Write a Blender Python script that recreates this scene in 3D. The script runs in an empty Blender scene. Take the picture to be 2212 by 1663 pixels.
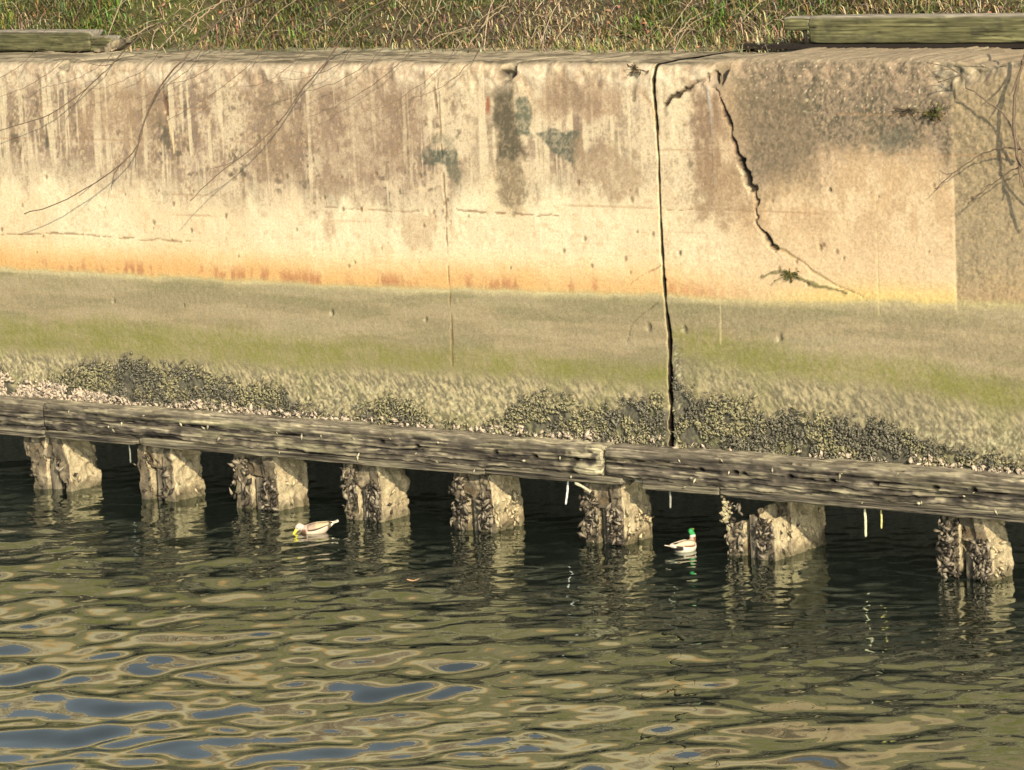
import bpy, bmesh, math, random
import numpy as np
from mathutils import Vector, Matrix

random.seed(7); RNG = np.random.default_rng(7)
scene = bpy.context.scene
COL = scene.collection

# ------------------------------------------------------------------ camera
EX = np.array([0.79309508, 0.0527921, -0.60680572])   # world axes seen in the camera frame (right, down, forward)
EY = np.array([0.60747474, -0.14123711, 0.78168185])
EZ = np.array([-0.04443686, -0.98856718, -0.14408432])
CAM = np.array([26.1725, -33.8260, 7.9699])
cd = bpy.data.cameras.new('camera'); cam = bpy.data.objects.new('camera', cd); COL.objects.link(cam)
R3 = Matrix(((EX[0], -EX[1], -EX[2]), (EY[0], -EY[1], -EY[2]), (EZ[0], -EZ[1], -EZ[2])))
cam.matrix_world = Matrix.Translation(Vector(CAM)) @ R3.to_4x4()
cd.sensor_width = 36.0; cd.lens = 36.0 * 8000 / 2212
cd.clip_start = 0.5; cd.clip_end = 2000
scene.camera = cam

# ------------------------------------------------------------------ light
SUN_AZ, SUN_EL = math.radians(52), math.radians(25)      # azimuth measured from the wall's normal, to the right
TOSUN = np.array([math.cos(SUN_EL)*math.sin(SUN_AZ), -math.cos(SUN_EL)*math.cos(SUN_AZ), math.sin(SUN_EL)])
w = bpy.data.worlds.new('World'); scene.world = w; w.use_nodes = True
nt = w.node_tree; bg = nt.nodes['Background']
sky = nt.nodes.new('ShaderNodeTexSky'); sky.sky_type = 'NISHITA'; sky.sun_disc = False
sky.sun_elevation = SUN_EL; sky.sun_rotation = math.atan2(TOSUN[0], TOSUN[1])
hs = nt.nodes.new('ShaderNodeHueSaturation'); hs.inputs['Saturation'].default_value = .30; hs.inputs['Value'].default_value = 1.35
nt.links.new(sky.outputs[0], hs.inputs['Color']); nt.links.new(hs.outputs[0], bg.inputs[0]); bg.inputs[1].default_value = 0.072; sky.dust_density = 3.5; sky.ozone_density = .6
sl = bpy.data.lights.new('sun', 'SUN'); sl.energy = 5.0; sl.angle = math.radians(0.5); sl.color = (1.0, 0.80, 0.53)
so = bpy.data.objects.new('sun', sl); COL.objects.link(so)
so.rotation_euler = Vector(TOSUN).to_track_quat('Z', 'Y').to_euler(); so.location = (20, -20, 30)
scene.view_settings.view_transform = 'Standard'; scene.view_settings.look = 'None'
scene.view_settings.exposure = 0.25; scene.view_settings.gamma = 1.0
scene.render.resolution_x = 1024; scene.render.resolution_y = 770

# ------------------------------------------------------------------ helpers
def ray(px, py):
    r = np.array([px-1106.0, py-831.5, 8000.0]); return np.array([r@EX, r@EY, r@EZ])
def on_y(px, py, y=0.0):
    d = ray(px, py); return CAM + d*(y-CAM[1])/d[1]
def on_z(px, py, z=0.0):
    d = ray(px, py); return CAM + d*(z-CAM[2])/d[2]
def wp(pts, y=0.0):
    """survey points of the photograph -> (x, z) on the wall's plane"""
    return np.array([on_y(a, b, y)[[0, 2]] for a, b in pts])
def sm(a, b, x):
    t = np.clip((x-a)/(b-a), 0, 1); return t*t*(3-2*t)
def lin(c):
    c = np.array(c, float)/255; return np.where(c <= .04045, c/12.92, ((c+.055)/1.055)**2.4)
ILL = np.array([1.60, 1.36, 1.02])            # sunlit surfaces: picture value / albedo
def alb(r, g, b, k=1.0): return np.clip(lin((r, g, b))/ILL*k, 0.004, .85)

def hsh(ix, iy, iz, seed):
    h = (ix.astype(np.uint32)*np.uint32(374761393) + iy.astype(np.uint32)*np.uint32(668265263)
         + iz.astype(np.uint32)*np.uint32(2147483647) + np.uint32((seed*974711) & 0xffffffff))
    h = (h ^ (h >> np.uint32(13)))*np.uint32(1274126177); h = h ^ (h >> np.uint32(16))
    h = h*np.uint32(2246822519); h = h ^ (h >> np.uint32(15))
    return h.astype(np.float64)/4294967295.0
def vn(x, y, z=None, seed=0):
    x = np.asarray(x, float); y = np.asarray(y, float)
    if z is None:
        ix = np.floor(x).astype(np.int64); iy = np.floor(y).astype(np.int64); fx = x-ix; fy = y-iy
        fx = fx*fx*(3-2*fx); fy = fy*fy*(3-2*fy); zz = np.zeros_like(ix)
        a = hsh(ix, iy, zz, seed); b = hsh(ix+1, iy, zz, seed); c = hsh(ix, iy+1, zz, seed); d = hsh(ix+1, iy+1, zz, seed)
        return (a*(1-fx)+b*fx)*(1-fy)+(c*(1-fx)+d*fx)*fy
    z = np.asarray(z, float); iz = np.floor(z).astype(np.int64); fz = z-iz; fz = fz*fz*(3-2*fz)
    ix = np.floor(x).astype(np.int64); iy = np.floor(y).astype(np.int64); fx = x-ix; fy = y-iy
    fx = fx*fx*(3-2*fx); fy = fy*fy*(3-2*fy); o = 0
    for k, wz in ((0, 1-fz), (1, fz)):
        a = hsh(ix, iy, iz+k, seed); b = hsh(ix+1, iy, iz+k, seed); c = hsh(ix, iy+1, iz+k, seed); d = hsh(ix+1, iy+1, iz+k, seed)
        o = o + ((a*(1-fx)+b*fx)*(1-fy)+(c*(1-fx)+d*fx)*fy)*wz
    return o
def fbm(x, y, z=None, seed=0, oct=4, gain=.5):
    s = 0; a = 1; t = 0
    for i in range(oct):
        s = s + a*vn(x, y, z, seed+i*17); t += a; a *= gain; x = x*2.03+5.1; y = y*2.03+3.7
        if z is not None: z = z*2.03+1.3
    return s/t
def polydist(x, z, pts):
    d = np.full(x.shape, 1e9)
    for (a, b), (c, e) in zip(pts[:-1], pts[1:]):
        vx, vz = c-a, e-b; L = vx*vx+vz*vz+1e-12
        t = np.clip(((x-a)*vx+(z-b)*vz)/L, 0, 1); d = np.minimum(d, np.hypot(x-a-t*vx, z-b-t*vz))
    return d
def inpoly(x, z, pts):
    r = np.zeros(x.shape, bool); n = len(pts)
    for i in range(n):
        a, b = pts[i]; c, e = pts[(i+1) % n]
        if b == e: continue
        r ^= ((b > z) != (e > z)) & (x < (c-a)*(z-b)/(e-b)+a)
    return r

def mk(name, V, F, mat=None, parent=None, col=None, smooth=True):
    V = np.asarray(V, np.float32); me = bpy.data.meshes.new(name)
    if isinstance(F, np.ndarray):
        me.vertices.add(len(V)); me.vertices.foreach_set('co', V.ravel())
        n, k = F.shape; me.loops.add(n*k); me.loops.foreach_set('vertex_index', F.astype(np.int32).ravel())
        me.polygons.add(n); me.polygons.foreach_set('loop_start', np.arange(0, n*k, k, dtype=np.int32))
        me.update(calc_edges=True); me.validate()
    else:
        me.from_pydata([tuple(v) for v in V], [], [tuple(f) for f in F]); me.update()
    if smooth: me.polygons.foreach_set('use_smooth', np.ones(len(me.polygons), bool))
    if col is not None:
        a = me.color_attributes.new('Col', 'FLOAT_COLOR', 'POINT')
        c = np.ones((len(V), 4), np.float32); c[:, :3] = col; a.data.foreach_set('color', c.ravel())
    if mat: me.materials.append(mat)
    o = bpy.data.objects.new(name, me); COL.objects.link(o)
    if parent: o.parent = parent
    return o
def gridF(nr, nc, off=0):
    i = np.arange(nr-1)[:, None]*nc+np.arange(nc-1)[None, :]
    return (np.stack([i, i+1, i+nc+1, i+nc], -1).reshape(-1, 4)+off)
def tag(o, label, cat, group=None, kind=None):
    if label: o['label'] = label
    if cat: o['category'] = cat
    if group: o['group'] = group
    if kind: o['kind'] = kind
    return o
def empty(name, loc=(0, 0, 0)):
    o = bpy.data.objects.new(name, None); o.location = loc; COL.objects.link(o); o.empty_display_size = .2; return o
def axis_pts(lo, hi, step, far_lo, far_hi, g=1.35):
    a = list(np.arange(lo, hi+step*.5, step)); s = step; x = a[-1]; right = []
    while x < far_hi: s *= g; x += s; right.append(x)
    s = step; x = a[0]; left = []
    while x > far_lo: s *= g; x -= s; left.append(x)
    return np.array(left[::-1]+a+right)

# ------------------------------------------------------------------ materials
def mat_vcol(name, rough=.9, nscale=60, namt=.25, bump=.3, bscale=90, spec=.3, stretch=(1, 1, 1), col=None, dist=.01):
    m = bpy.data.materials.new(name); m.use_nodes = True; t = m.node_tree; N = t.nodes; L = t.links
    b = N['Principled BSDF']; b.inputs['Roughness'].default_value = rough; b.inputs['Specular IOR Level'].default_value = spec
    tc = N.new('ShaderNodeTexCoord'); mp = N.new('ShaderNodeMapping'); mp.inputs['Scale'].default_value = stretch
    L.new(tc.outputs['Object'], mp.inputs[0])
    n = N.new('ShaderNodeTexNoise'); n.inputs['Scale'].default_value = nscale; n.inputs['Detail'].default_value = 4
    L.new(mp.outputs[0], n.inputs['Vector'])
    r = N.new('ShaderNodeMapRange'); r.inputs[1].default_value = .3; r.inputs[2].default_value = .7
    r.inputs[3].default_value = 1-namt; r.inputs[4].default_value = 1+namt
    L.new(n.outputs[0], r.inputs[0])
    mx = N.new('ShaderNodeMix'); mx.data_type = 'RGBA'; mx.blend_type = 'MULTIPLY'; mx.inputs[0].default_value = 1
    if col is None:
        a = N.new('ShaderNodeAttribute'); a.attribute_name = 'Col'; L.new(a.outputs['Color'], mx.inputs[6])
    else: mx.inputs[6].default_value = (*col, 1)
    L.new(r.outputs[0], mx.inputs[7]); L.new(mx.outputs[2], b.inputs['Base Color'])
    n2 = N.new('ShaderNodeTexNoise'); n2.inputs['Scale'].default_value = bscale; n2.inputs['Detail'].default_value = 3
    L.new(mp.outputs[0], n2.inputs['Vector'])
    bp = N.new('ShaderNodeBump'); bp.inputs['Strength'].default_value = bump; bp.inputs['Distance'].default_value = dist
    L.new(n2.outputs[0], bp.inputs['Height']); L.new(bp.outputs[0], b.inputs['Normal'])
    return m
M_CON = mat_vcol('weathered_concrete', .92, 40, .17, .40, 60)
M_MUS = mat_vcol('mussel_shell', .6, 80, .25, .2, 60, spec=.4)
M_WOOD = mat_vcol('weathered_timber', .9, 30, .35, .5, 40, stretch=(.12, 1, 1))
M_WOODV = mat_vcol('weathered_timber_upright', .9, 30, .35, .5, 40, stretch=(1, 1, .12))
M_PILE = mat_vcol('encrusted_concrete', .95, 40, .28, .6, 45, dist=.015)
M_GRASS = mat_vcol('grass_blades', .8, 15, .2, .0, 10, spec=.2)
M_EARTH = mat_vcol('bank_soil', .97, 18, .4, .6, 25)
M_TWIG = mat_vcol('twig_bark', .85, 60, .3, .2, 60)
M_FEATH = mat_vcol('feathers', .65, 120, .12, .15, 160, spec=.3)
M_DARK = mat_vcol('dark_recess_concrete', .95, 12, .35, .4, 20, col=(.6, .6, .56))
M_IRON_SHADE = mat_vcol('rusted_iron_and_shade', .8, 60, .3, .3, 60, col=(.02, .017, .015))
M_BILL = mat_vcol('duck_bill', .4, 60, .08, .0, 60, col=(.80, .70, .07), spec=.5)
M_EYE = mat_vcol('duck_eye', .2, 60, .0, .0, 60, col=(.01, .01, .01), spec=.6)

mw = bpy.data.materials.new('harbour_water'); mw.use_nodes = True
T = mw.node_tree; T.nodes.remove(T.nodes['Principled BSDF'])
df = T.nodes.new('ShaderNodeBsdfDiffuse'); df.inputs['Color'].default_value = (.005, .009, .008, 1)      # silt in the water
gl = T.nodes.new('ShaderNodeBsdfGlossy'); gl.inputs['Color'].default_value = (.80, .88, .83, 1); gl.inputs['Roughness'].default_value = .03
fr = T.nodes.new('ShaderNodeFresnel'); fr.inputs['IOR'].default_value = 1.62; mxs = T.nodes.new('ShaderNodeMixShader')
ma = T.nodes.new('ShaderNodeMath'); ma.operation = 'MULTIPLY_ADD'; ma.inputs[1].default_value = .14; ma.inputs[2].default_value = .46
T.links.new(fr.outputs[0], ma.inputs[0]); T.links.new(ma.outputs[0], mxs.inputs[0]); T.links.new(df.outputs[0], mxs.inputs[1]); T.links.new(gl.outputs[0], mxs.inputs[2])
T.links.new(mxs.outputs[0], T.nodes['Material Output'].inputs['Surface'])
nn = T.nodes.new('ShaderNodeTexNoise'); nn.inputs['Scale'].default_value = 9; nn.inputs['Detail'].default_value = 2
gg = T.nodes.new('ShaderNodeTexCoord'); bb = T.nodes.new('ShaderNodeBump')
bb.inputs['Strength'].default_value = .06; bb.inputs['Distance'].default_value = .02
T.links.new(gg.outputs['Object'], nn.inputs['Vector']); T.links.new(nn.outputs[0], bb.inputs['Height'])
for q_ in (df, gl, fr): T.links.new(bb.outputs[0], q_.inputs['Normal'])

# ------------------------------------------------------------------ water
def build_water():
    xs = axis_pts(-10.5, 12.2, .034, -400, 400); ys = axis_pts(-13, 4.0, .034, -400, 5.0)
    X, Y = np.meshgrid(xs, ys); Z = np.zeros_like(X); r = np.random.default_rng(21)
    n = 100; base = math.atan2(.782, -.607)
    # wave groups: the swash gets calmer close to the wall and towards the right
    env = .20+.80*sm(.5, 8.0, -Y+.12*(2-X))
    env *= 1-.34*sm(-1, 8, X+.6*Y+4)
    env *= .55+.9*fbm(X*.35, Y*.35, seed=5, oct=2)
    wx = X+.25*fbm(X*.8, Y*.8, seed=8, oct=2); wy = Y+.25*fbm(X*.8, Y*.8, seed=9, oct=2)
    lam = np.exp(r.uniform(np.log(.34), np.log(1.6), n)); th = base+.10+r.normal(0, .68, n); ph = r.uniform(0, 6.28, n)
    slope = .128*math.sqrt(2/n)*(lam/.75)**.05
    for l, t, p, s in zip(lam, th, ph, slope):
        k = 6.2832/l; Z += (s/k)*np.sin(k*(math.cos(t)*wx+math.sin(t)*wy)+p)
    # finer chop everywhere, also close to the piles
    Z2 = np.zeros_like(X)
    for k_ in range(46):
        l = math.exp(r.uniform(math.log(.16), math.log(.5))); t = base+r.normal(0, .7); k = 6.2832/l; Z2 += (.052*math.sqrt(2/46)/k)*np.sin(k*(math.cos(t)*wx+math.sin(t)*wy)+r.uniform(0, 6.28))
    Z2 *= .35+1.0*fbm(X*.6, Y*.6, seed=6, oct=2)
    fade = sm(60, 20, np.abs(X))*sm(60, 20, np.abs(Y))
    Z = (Z*env+Z2*(1.0-.68*sm(.3, .9, env)))*fade
    for cx_, cy_ in ((-2.28, -1.08), (2.40, -.30)):
        rr_ = np.hypot(X-cx_, (Y-cy_)*1.0); Z += .0045*np.exp(-rr_/.45)*np.sin(rr_*6.2832/.19)*sm(.12, .25, rr_)
    o = mk('water', np.stack([X, Y, Z], -1).reshape(-1, 3), gridF(*X.shape), mw)
    o['kind'] = 'structure'
build_water()

# ------------------------------------------------------------------ the concrete wall
WT = 5.50                                               # wall top
JOINT = wp([(1417, 110), (1413, 165), (1412, 200), (1418, 260), (1421, 330), (1424, 420), (1428, 530), (1436, 640), (1445, 720), (1448, 860), (1452, 985)])
JW = np.array([.05, .05, .05, .035, .02, .02, .03, .035, .05, .065, .075])
def joint_x(z):
    jz = JOINT[::-1, 1]; return np.interp(z, jz, JOINT[::-1, 0])+.03*(fbm(z*3, z*0+1, seed=3, oct=3)-.5)
def joint_w(z): return np.interp(z, JOINT[::-1, 1], JW[::-1])*(.45+.7*vn(z*5, z*0, seed=4)+.5*vn(z*17, z*0, seed=7))
def band(x, pts):
    q = wp(pts); return np.interp(x, q[:, 0], q[:, 1])

def wall_paint(x, z, top):
    """pigment (stains, growth, plaster) and relief of the wall; x, z on the face, top = distance back on the coping"""
    n = x.size; one = np.ones(n)
    col = np.empty((n, 3)); col[:] = alb(246, 218, 166)
    def mixc(c, m): col[:] = col*(1-m[:, None])+np.asarray(c)[None, :]*m[:, None]
    dep = .010*(fbm(x*3, z*3, seed=1)-.5)+.007*(fbm(x*22, z*22, seed=2, oct=3)-.5)
    right = sm(1.9, 2.4, x); big = fbm(x*.9, z*.9, seed=11, oct=4); med = fbm(x*4, z*4, seed=12, oct=4); fin = fbm(x*16, z*16, seed=13, oct=3)
    cs = lambda q, k=1.9: np.clip((q-.5)*k+.5, 0, 1)
    vst = cs(fbm(x*5.5, z*.35, seed=14, oct=4), 1.7); vst2 = fbm(x*16, z*.8, seed=15, oct=3); spk = vn(x*55, z*55, seed=16)
    ff = fbm(x*38, z*38, seed=20, oct=2); diag = fbm((x+.8*z)*34, (.8*x-z)*13, seed=18, oct=3)
    # cream tone variation
    mixc(alb(255, 232, 178), sm(.45, .7, med)*.6); mixc(alb(240, 205, 150), sm(.52, .68, big)*.55)
    mixc(alb(226, 186, 130), sm(.60, .75, fin)*.5)
    # grey brown run-off stain on the upper half, in vertical streaks
    zs = band(x, [(0, 385), (300, 400), (500, 425), (900, 440), (1100, 420), (1400, 400), (1480, 440), (1700, 400), (1900, 330), (2060, 340)])
    edge = zs+.55*(vst-.5)+.45*(med-.5)
    st = sm(-.25, .35, z-edge)*(1-top)
    amt = np.interp(x, [-8.6, -8, -6.5, -5, -3, -1, -.6, .2, 1, 1.7, 2.4, 2.7, 3.3, 5, 6, 7], [.60, .62, .82, .85, 1, 1, .34, .42, .75, .45, .30, .95, .9, 1, 1, 1])
    sm1 = sm(.28, .56, .40*vst+.25*cs(vst2)+.35*cs(med))
    mixc(alb(182, 152, 120), st*np.clip(amt*1.25*(.36+.74*sm1), 0, 1))
    mixc(alb(140, 117, 92), st*amt*sm(.42, .64, .5*vst+.5*cs(med))*.8)
    mixc(alb(170, 138, 98), st*np.clip(amt+.2, 0, 1)*sm(.50, .60, .6*ff+.4*med)*.7); mixc(alb(236, 204, 150), st*sm(.52, .62, .6*fbm(x*30, z*24, seed=23, oct=2)+.4*vst2)*.55*(1-.6*sm(2.8, 3.3, x)))
    mixc(alb(120, 100, 76), st*amt*sm(.54, .70, .4*vst2+.6*fin)*.8)
    mixc(alb(112, 98, 74), st*sm(.60, .72, fbm(x*7, z*3, seed=19))*sm(.5, .62, fin)*.8*np.clip(amt+.25, 0, 1))
    mixc(alb(244, 216, 164), st*sm(.58, .68, vst2)*.75*(1-sm(2.8, 3.3, x)))
    # right block: coarse lichen grey upper wall
    ur = sm(2.9, 3.5, x+.3*(med-.5))*sm(3.95, 4.5, z+.9*(big-.5)+.35*(vst-.5))
    mixc(alb(148, 126, 96), ur*.92); mixc(alb(112, 100, 74), ur*sm(.48, .64, .4*med+.3*fin+.3*ff)*.85); mixc(alb(186, 156, 114), ur*sm(.52, .62, fbm(x*34, z*34, seed=34, oct=2))*.6); mixc(alb(96, 88, 68), ur*sm(.56, .64, ff)*.6)
    lowm = sm(2.9, 3.4, x)*sm(3.2, 3.9, z)*(1-ur); mixc(alb(196, 160, 112), lowm*sm(.48, .60, .5*cs(med)+.5*vst)*.75); mixc(alb(150, 128, 92), lowm*sm(.52, .62, .5*ff+.5*med)*.6)
    mixc(alb(240, 215, 160), ur*sm(.86, .93, spk)*sm(4.7, 5.1, z)*.9); mixc(alb(206, 150, 120), ur*sm(.90, .95, vn(x*30, z*30, seed=31))*.6)
    dep += ur*.012*(fin-.5)+ur*.008*(ff-.5)
    # bare aggregate beyond the plaster's straight end
    xp = np.interp(z, wp([(2062, 660), (2055, 370)])[:, 1], wp([(2062, 660), (2055, 370)])[:, 0])
    zp = wp([(2062, 660)])[0, 1]
    bare = sm(0, .03, x-xp+.012*(fin-.5))*sm(2.72, 2.95, z)*(1-top)
    bt = sm(-.5, .3, z-4.9+.3*(med-.5))
    mixc(alb(170, 146, 106), bare*.94); mixc(alb(146, 126, 90), bare*sm(.48, .62, .3*fin+.2*med+.5*ff)*.75); mixc(alb(198, 168, 118), bare*sm(.55, .72, vn(x*40, z*40, seed=33))*.6)
    dep += bare*(.007+.009*(fin-.5)+.008*(ff-.5))
    rightcream = right*(1-bare)*(1-ur); mixc(alb(230, 188, 134), rightcream*.6*sm(2.3, 3.4, x))
    # orange iron line above the tide mark, strongest at the left
    zt = band(x, [(-400, 555), (0, 582), (480, 605), (963, 626), (1414, 640), (1560, 648), (2062, 658), (2300, 662)])+.05*(fbm(x*4, z*0, seed=41, oct=4)-.5)+.05*(fbm(x*.6, z*0, seed=42, oct=2)-.5)
    h = z-zt; om = np.interp(x, [-9, -4, 0, 2.2, 2.9, 3.4, 6], [1, .95, .9, .75, .45, .15, .10])
    mixc(alb(250, 206, 132), sm(.60, .10, h)*(h > 0)*.75*om); mixc(alb(236, 178, 106), sm(.42, .04, h+.10*(vst2-.5)+.12*(med-.5))*(h > 0)*om*.95)
    mixc(alb(192, 128, 82), sm(.24, .06, h)*sm(.0, .03, h)*sm(.48, .66, .5*cs(fbm(x*2.2, z*1.2, seed=43))+.3*cs(vst2)+.2*fin)*om*.85)
    mixc(alb(244, 204, 112), sm(.30, .02, h)*(h > 0)*sm(3, 4.5, x)*(1-bare)*.7)
    # below the tide mark: grey olive slime
    tide = sm(.05, -.07, h+.03*(fin-.5)); fz = sm(0, -.5, h)
    mixc(alb(206, 186, 120), sm(.08, -.02, h)*.7)
    mixc(alb(168, 149, 104), tide*sm(0, -.10, h)*.95)
    mixc(alb(184, 158, 114), tide*sm(-.10, -.30, h+.12*(med-.5))*.8*(.75+.25*right))
    mixc(alb(148, 137, 90), tide*sm(.5, .7, fbm(x*1.2, z*9, seed=44))*.55)
    mixc(alb(146, 130, 92), tide*sm(.56, .72, fin)*.2)
    lay = cs(fbm(x*.9, z*7, seed=48, oct=4)); mixc(alb(188, 166, 122), tide*sm(.50, .70, lay)*.45); mixc(alb(146, 132, 92), tide*sm(.48, .30, lay)*.40); mixc(alb(134, 122, 88), tide*sm(.56, .66, ff)*.16); mixc(alb(200, 182, 136), tide*sm(.56, .66, fbm(x*36, z*36, seed=49, oct=2))*.15)
    # bright green weed line
    zg1 = np.interp(x, [-9, -4.4, -1.5, 1.2, 2.15, 2.2, 2.6, 4.4, 6.7, 8], [2.16, 2.13, 2.10, 2.08, 2.05, 2.50, 2.44, 2.27, 2.10, 2.0])+.22*(big-.5)
    zg0 = np.interp(x, [-9, -4.4, -1.5, 1.2, 2.15, 2.2, 2.6, 4.4, 6.7, 8], [1.72, 1.72, 1.80, 1.82, 1.80, 2.10, 2.10, 1.95, 1.78, 1.7])+.16*(big-.5)
    gm = sm(.16, -.08, z-zg1+.16*(med-.5)+.10*(vst2-.5))*sm(-.14, .06, z-zg0+.2*(med-.5))
    mixc(alb(142, 136, 64), gm*(.38+.5*sm(.3, .7, .5*diag+.5*med)))
    # rough pale barnacle crust
    rough = sm(.15, -.10, z-zg0)*(z > 1.0)
    mixc(alb(176, 157, 112), rough*.9); mixc(alb(220, 196, 138), rough*sm(.50, .68, diag)*.75*(.5+.5*sm(2.0, 1.5, z))); mixc(alb(112, 102, 74), rough*sm(.50, .38, diag)*.65)
    mixc(alb(146, 138, 84), rough*sm(.52, .66, med)*.4); mixc(alb(140, 126, 94), rough*sm(.50, .62, big)*.35)
    mixc(alb(238, 222, 160), rough*sm(.62, .8, vn(x*38, z*38, seed=46))*.6*sm(1.8, 1.4, z)); mixc(alb(92, 88, 70), rough*sm(.64, .82, vn(x*34, z*34, seed=47))*.5*sm(1.95, 1.4, z))
    dep += rough*.016*(diag-.5)+rough*.008*(spk-.5)+tide*.002*(diag-.5)
    # mussel beds
    zm = mussel_top(x)+.16*(fbm(x*5, z*5, seed=51, oct=3)-.5)
    mu = sm(.03, -.05, z-zm)
    mixc(alb(104, 97, 76), mu*.92); mixc(alb(150, 142, 92), mu*sm(.60, .72, med)*.7); mixc(alb(66, 62, 52), mu*sm(.6, .75, fin)*.7)
    dep -= mu*(.012+.05*(fin-.3))
    jx_ = joint_x(z); col_m = sm(.26, .10, x-jx_+.12*(fin-.5))*(x > jx_)*sm(2.45, 2.2, z)*sm(1.0, 1.1, z); mixc(alb(120, 110, 84), col_m*sm(.4, .6, .5*fin+.5*spk)); mixc(alb(210, 196, 140), col_m*sm(.7, .85, spk)*.7)
    # fine board marks
    for k, zb in enumerate((4.93, 4.52, 3.86, 3.60)):
        zz = zb+.02*(fbm(x*.7, x*0, seed=61+k, oct=2)-.5); on = sm(.58, .75, vn(x*.8, x*0+k*3.1, seed=66))*(1-tide)*.8
        l = sm(.018, .004, np.abs(z-zz))*on; mixc(alb(176, 134, 90), l*.6); dep += l*.004
    def crack(pts, w, d, c, a=.9, jit=.05, f=5):
        q = wp(pts); dd = polydist(x+jit*(fbm(x*f, z*f, seed=71, oct=3)-.5), z+jit*(fbm(x*f, z*f, seed=72, oct=3)-.5), q)
        wv = w*(.25+1.5*vn(x*7, z*7, seed=74)**1.5); l = sm(wv, wv*.55, dd); mixc(c, l*a); dep[:] = dep+l*d
    BR = alb(150, 112, 74)
    crack([(0, 509), (120, 504), (215, 508), (290, 515)], .012, .01, BR, .7); crack([(300, 520), (345, 517), (410, 522)], .014, .01, BR, .6)
    crack([(985, 455), (1060, 460), (1140, 463), (1205, 466)], .012, .008, BR, .75); crack([(700, 448), (760, 452), (820, 455), (905, 456)], .010, .008, BR, .6)
    crack([(945, 170), (950, 260), (955, 340), (962, 440), (966, 560), (975, 690), (977, 790)], .011, .012, alb(140, 104, 66), .75, .03)
    crack([(937, 190), (944, 245)], .03, .01, alb(120, 96, 70), .6)
    crack([(347, 140), (352, 195), (362, 250)], .035, .012, alb(120, 84, 56), .8); crack([(362, 250), (372, 300), (376, 330)], .03, -.004, alb(250, 214, 150), .7)
    crack([(1890, 425), (1893, 520), (1897, 680)], .008, .003, alb(255, 226, 150), .45, .01)
    crack([(1551, 330), (1552, 480), (1555, 640), (1556, 745)], .008, .002, alb(246, 214, 150), .45, .01)
    crack([(1528, 190), (1532, 240), (1540, 330), (1543, 400)], .014, -.006, alb(206, 200, 178), .9, .02)
    crack([(1430, 226), (1448, 215), (1470, 205), (1497, 182), (1520, 172)], .030, .05, alb(60, 44, 28), .95, .12, 9)
    crack([(1522, 165), (1545, 190), (1556, 215), (1572, 262), (1588, 325), (1602, 362)], .030, .035, alb(46, 36, 26), .97, .09, 9)
    crack([(1598, 350), (1612, 385), (1626, 415), (1632, 450), (1628, 480), (1642, 500), (1662, 530)], .056, .05, alb(38, 32, 26), .97, .18, 9)  # shade inside the crack painted dark on top of the cut
    crack([(1592, 360), (1606, 400), (1620, 430), (1626, 470), (1640, 510), (1652, 530)], .012, .0, alb(250, 226, 170), .55, .12, 11)  # sunlit lip of the crack painted as a thin pale line
    crack([(1662, 530), (1700, 545), (1745, 580), (1800, 615), (1860, 640)], .016, .015, alb(176, 140, 84), .7)
    crack([(1650, 596), (1690, 588), (1730, 605), (1780, 618), (1830, 635)], .03, -.015, alb(92, 96, 46), .75, .09)
    crack([(1360, 615), (1400, 588), (1428, 572)], .010, .006, alb(168, 118, 70), .6); crack([(1354, 740), (1362, 705), (1385, 680), (1425, 655)], .010, .006, alb(112, 100, 66), .6)
    crack([(1380, 190), (1405, 225), (1424, 290)], .03, .004, alb(190, 148, 100), .6); crack([(1362, 130), (1372, 180), (1366, 215)], .03, .01, alb(112, 92, 66), .7)
    crack([(1440, 455), (1495, 452)], .010, .006, BR, .7)
    # dark wet strip under the broken notch, and grey cement patches
    def patch(pts, c, a=.9, jit=.10, d=0., f=6, soft=.03):
        q = wp(pts); bb = q.min(0)-.5, q.max(0)+.5; k = (x > bb[0][0]) & (x < bb[1][0]) & (z > bb[0][1]) & (z < bb[1][1])
        if not k.any(): return
        xx, zz = x[k], z[k]; sd = polydist(xx, zz, np.vstack([q, q[:1]])); sd = np.where(inpoly(xx, zz, q), sd, -sd)
        sd = sd+jit*1.3*(fbm(xx*f, zz*f, seed=81, oct=5, gain=.62)-.5)
        m = np.zeros(n); m[k] = sm(-soft, soft, sd)*(.62+.38*sm(.36, .56, .5*ff[k]+.5*fin[k])); mixc(c, m*a); dep[:] = dep+m*d
    patch([(1072, 165), (1108, 165), (1128, 300), (1135, 420), (1110, 465), (1085, 440), (1068, 300)], alb(140, 118, 84), .85, .20, soft=.06)
    patch([(1080, 180), (1104, 180), (1118, 270), (1124, 350), (1076, 340), (1070, 250)], alb(92, 84, 62), .8, .18, soft=.06)
    GP = alb(116, 114, 86)
    patch([(1112, 212), (1138, 210), (1150, 235), (1146, 275), (1162, 300), (1120, 292)], GP, .95, .09, -.006, soft=.015)
    patch([(1150, 285), (1180, 280), (1250, 281), (1250, 338), (1240, 358), (1222, 345), (1190, 322)], alb(98, 99, 77), .92, .085, -.006, soft=.02)
    patch([(910, 322), (955, 318), (986, 330), (984, 352), (930, 354), (908, 345)], alb(98, 99, 77), .92, .10, -.006, soft=.02)
    patch([(918, 278), (945, 292), (975, 300), (978, 322), (930, 318)], alb(140, 128, 94), .65, .25)
    patch([(962, 352), (985, 350), (1002, 375), (990, 408), (975, 390)], alb(116, 110, 82), .85, .2)
    patch([(1155, 165), (1330, 168), (1340, 235), (1290, 260), (1230, 245), (1160, 240)], alb(186, 150, 110), .8, .35, soft=.10)
    patch([(1165, 180), (1290, 180), (1280, 225), (1200, 230)], alb(146, 120, 88), .6, .4, soft=.12)
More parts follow.
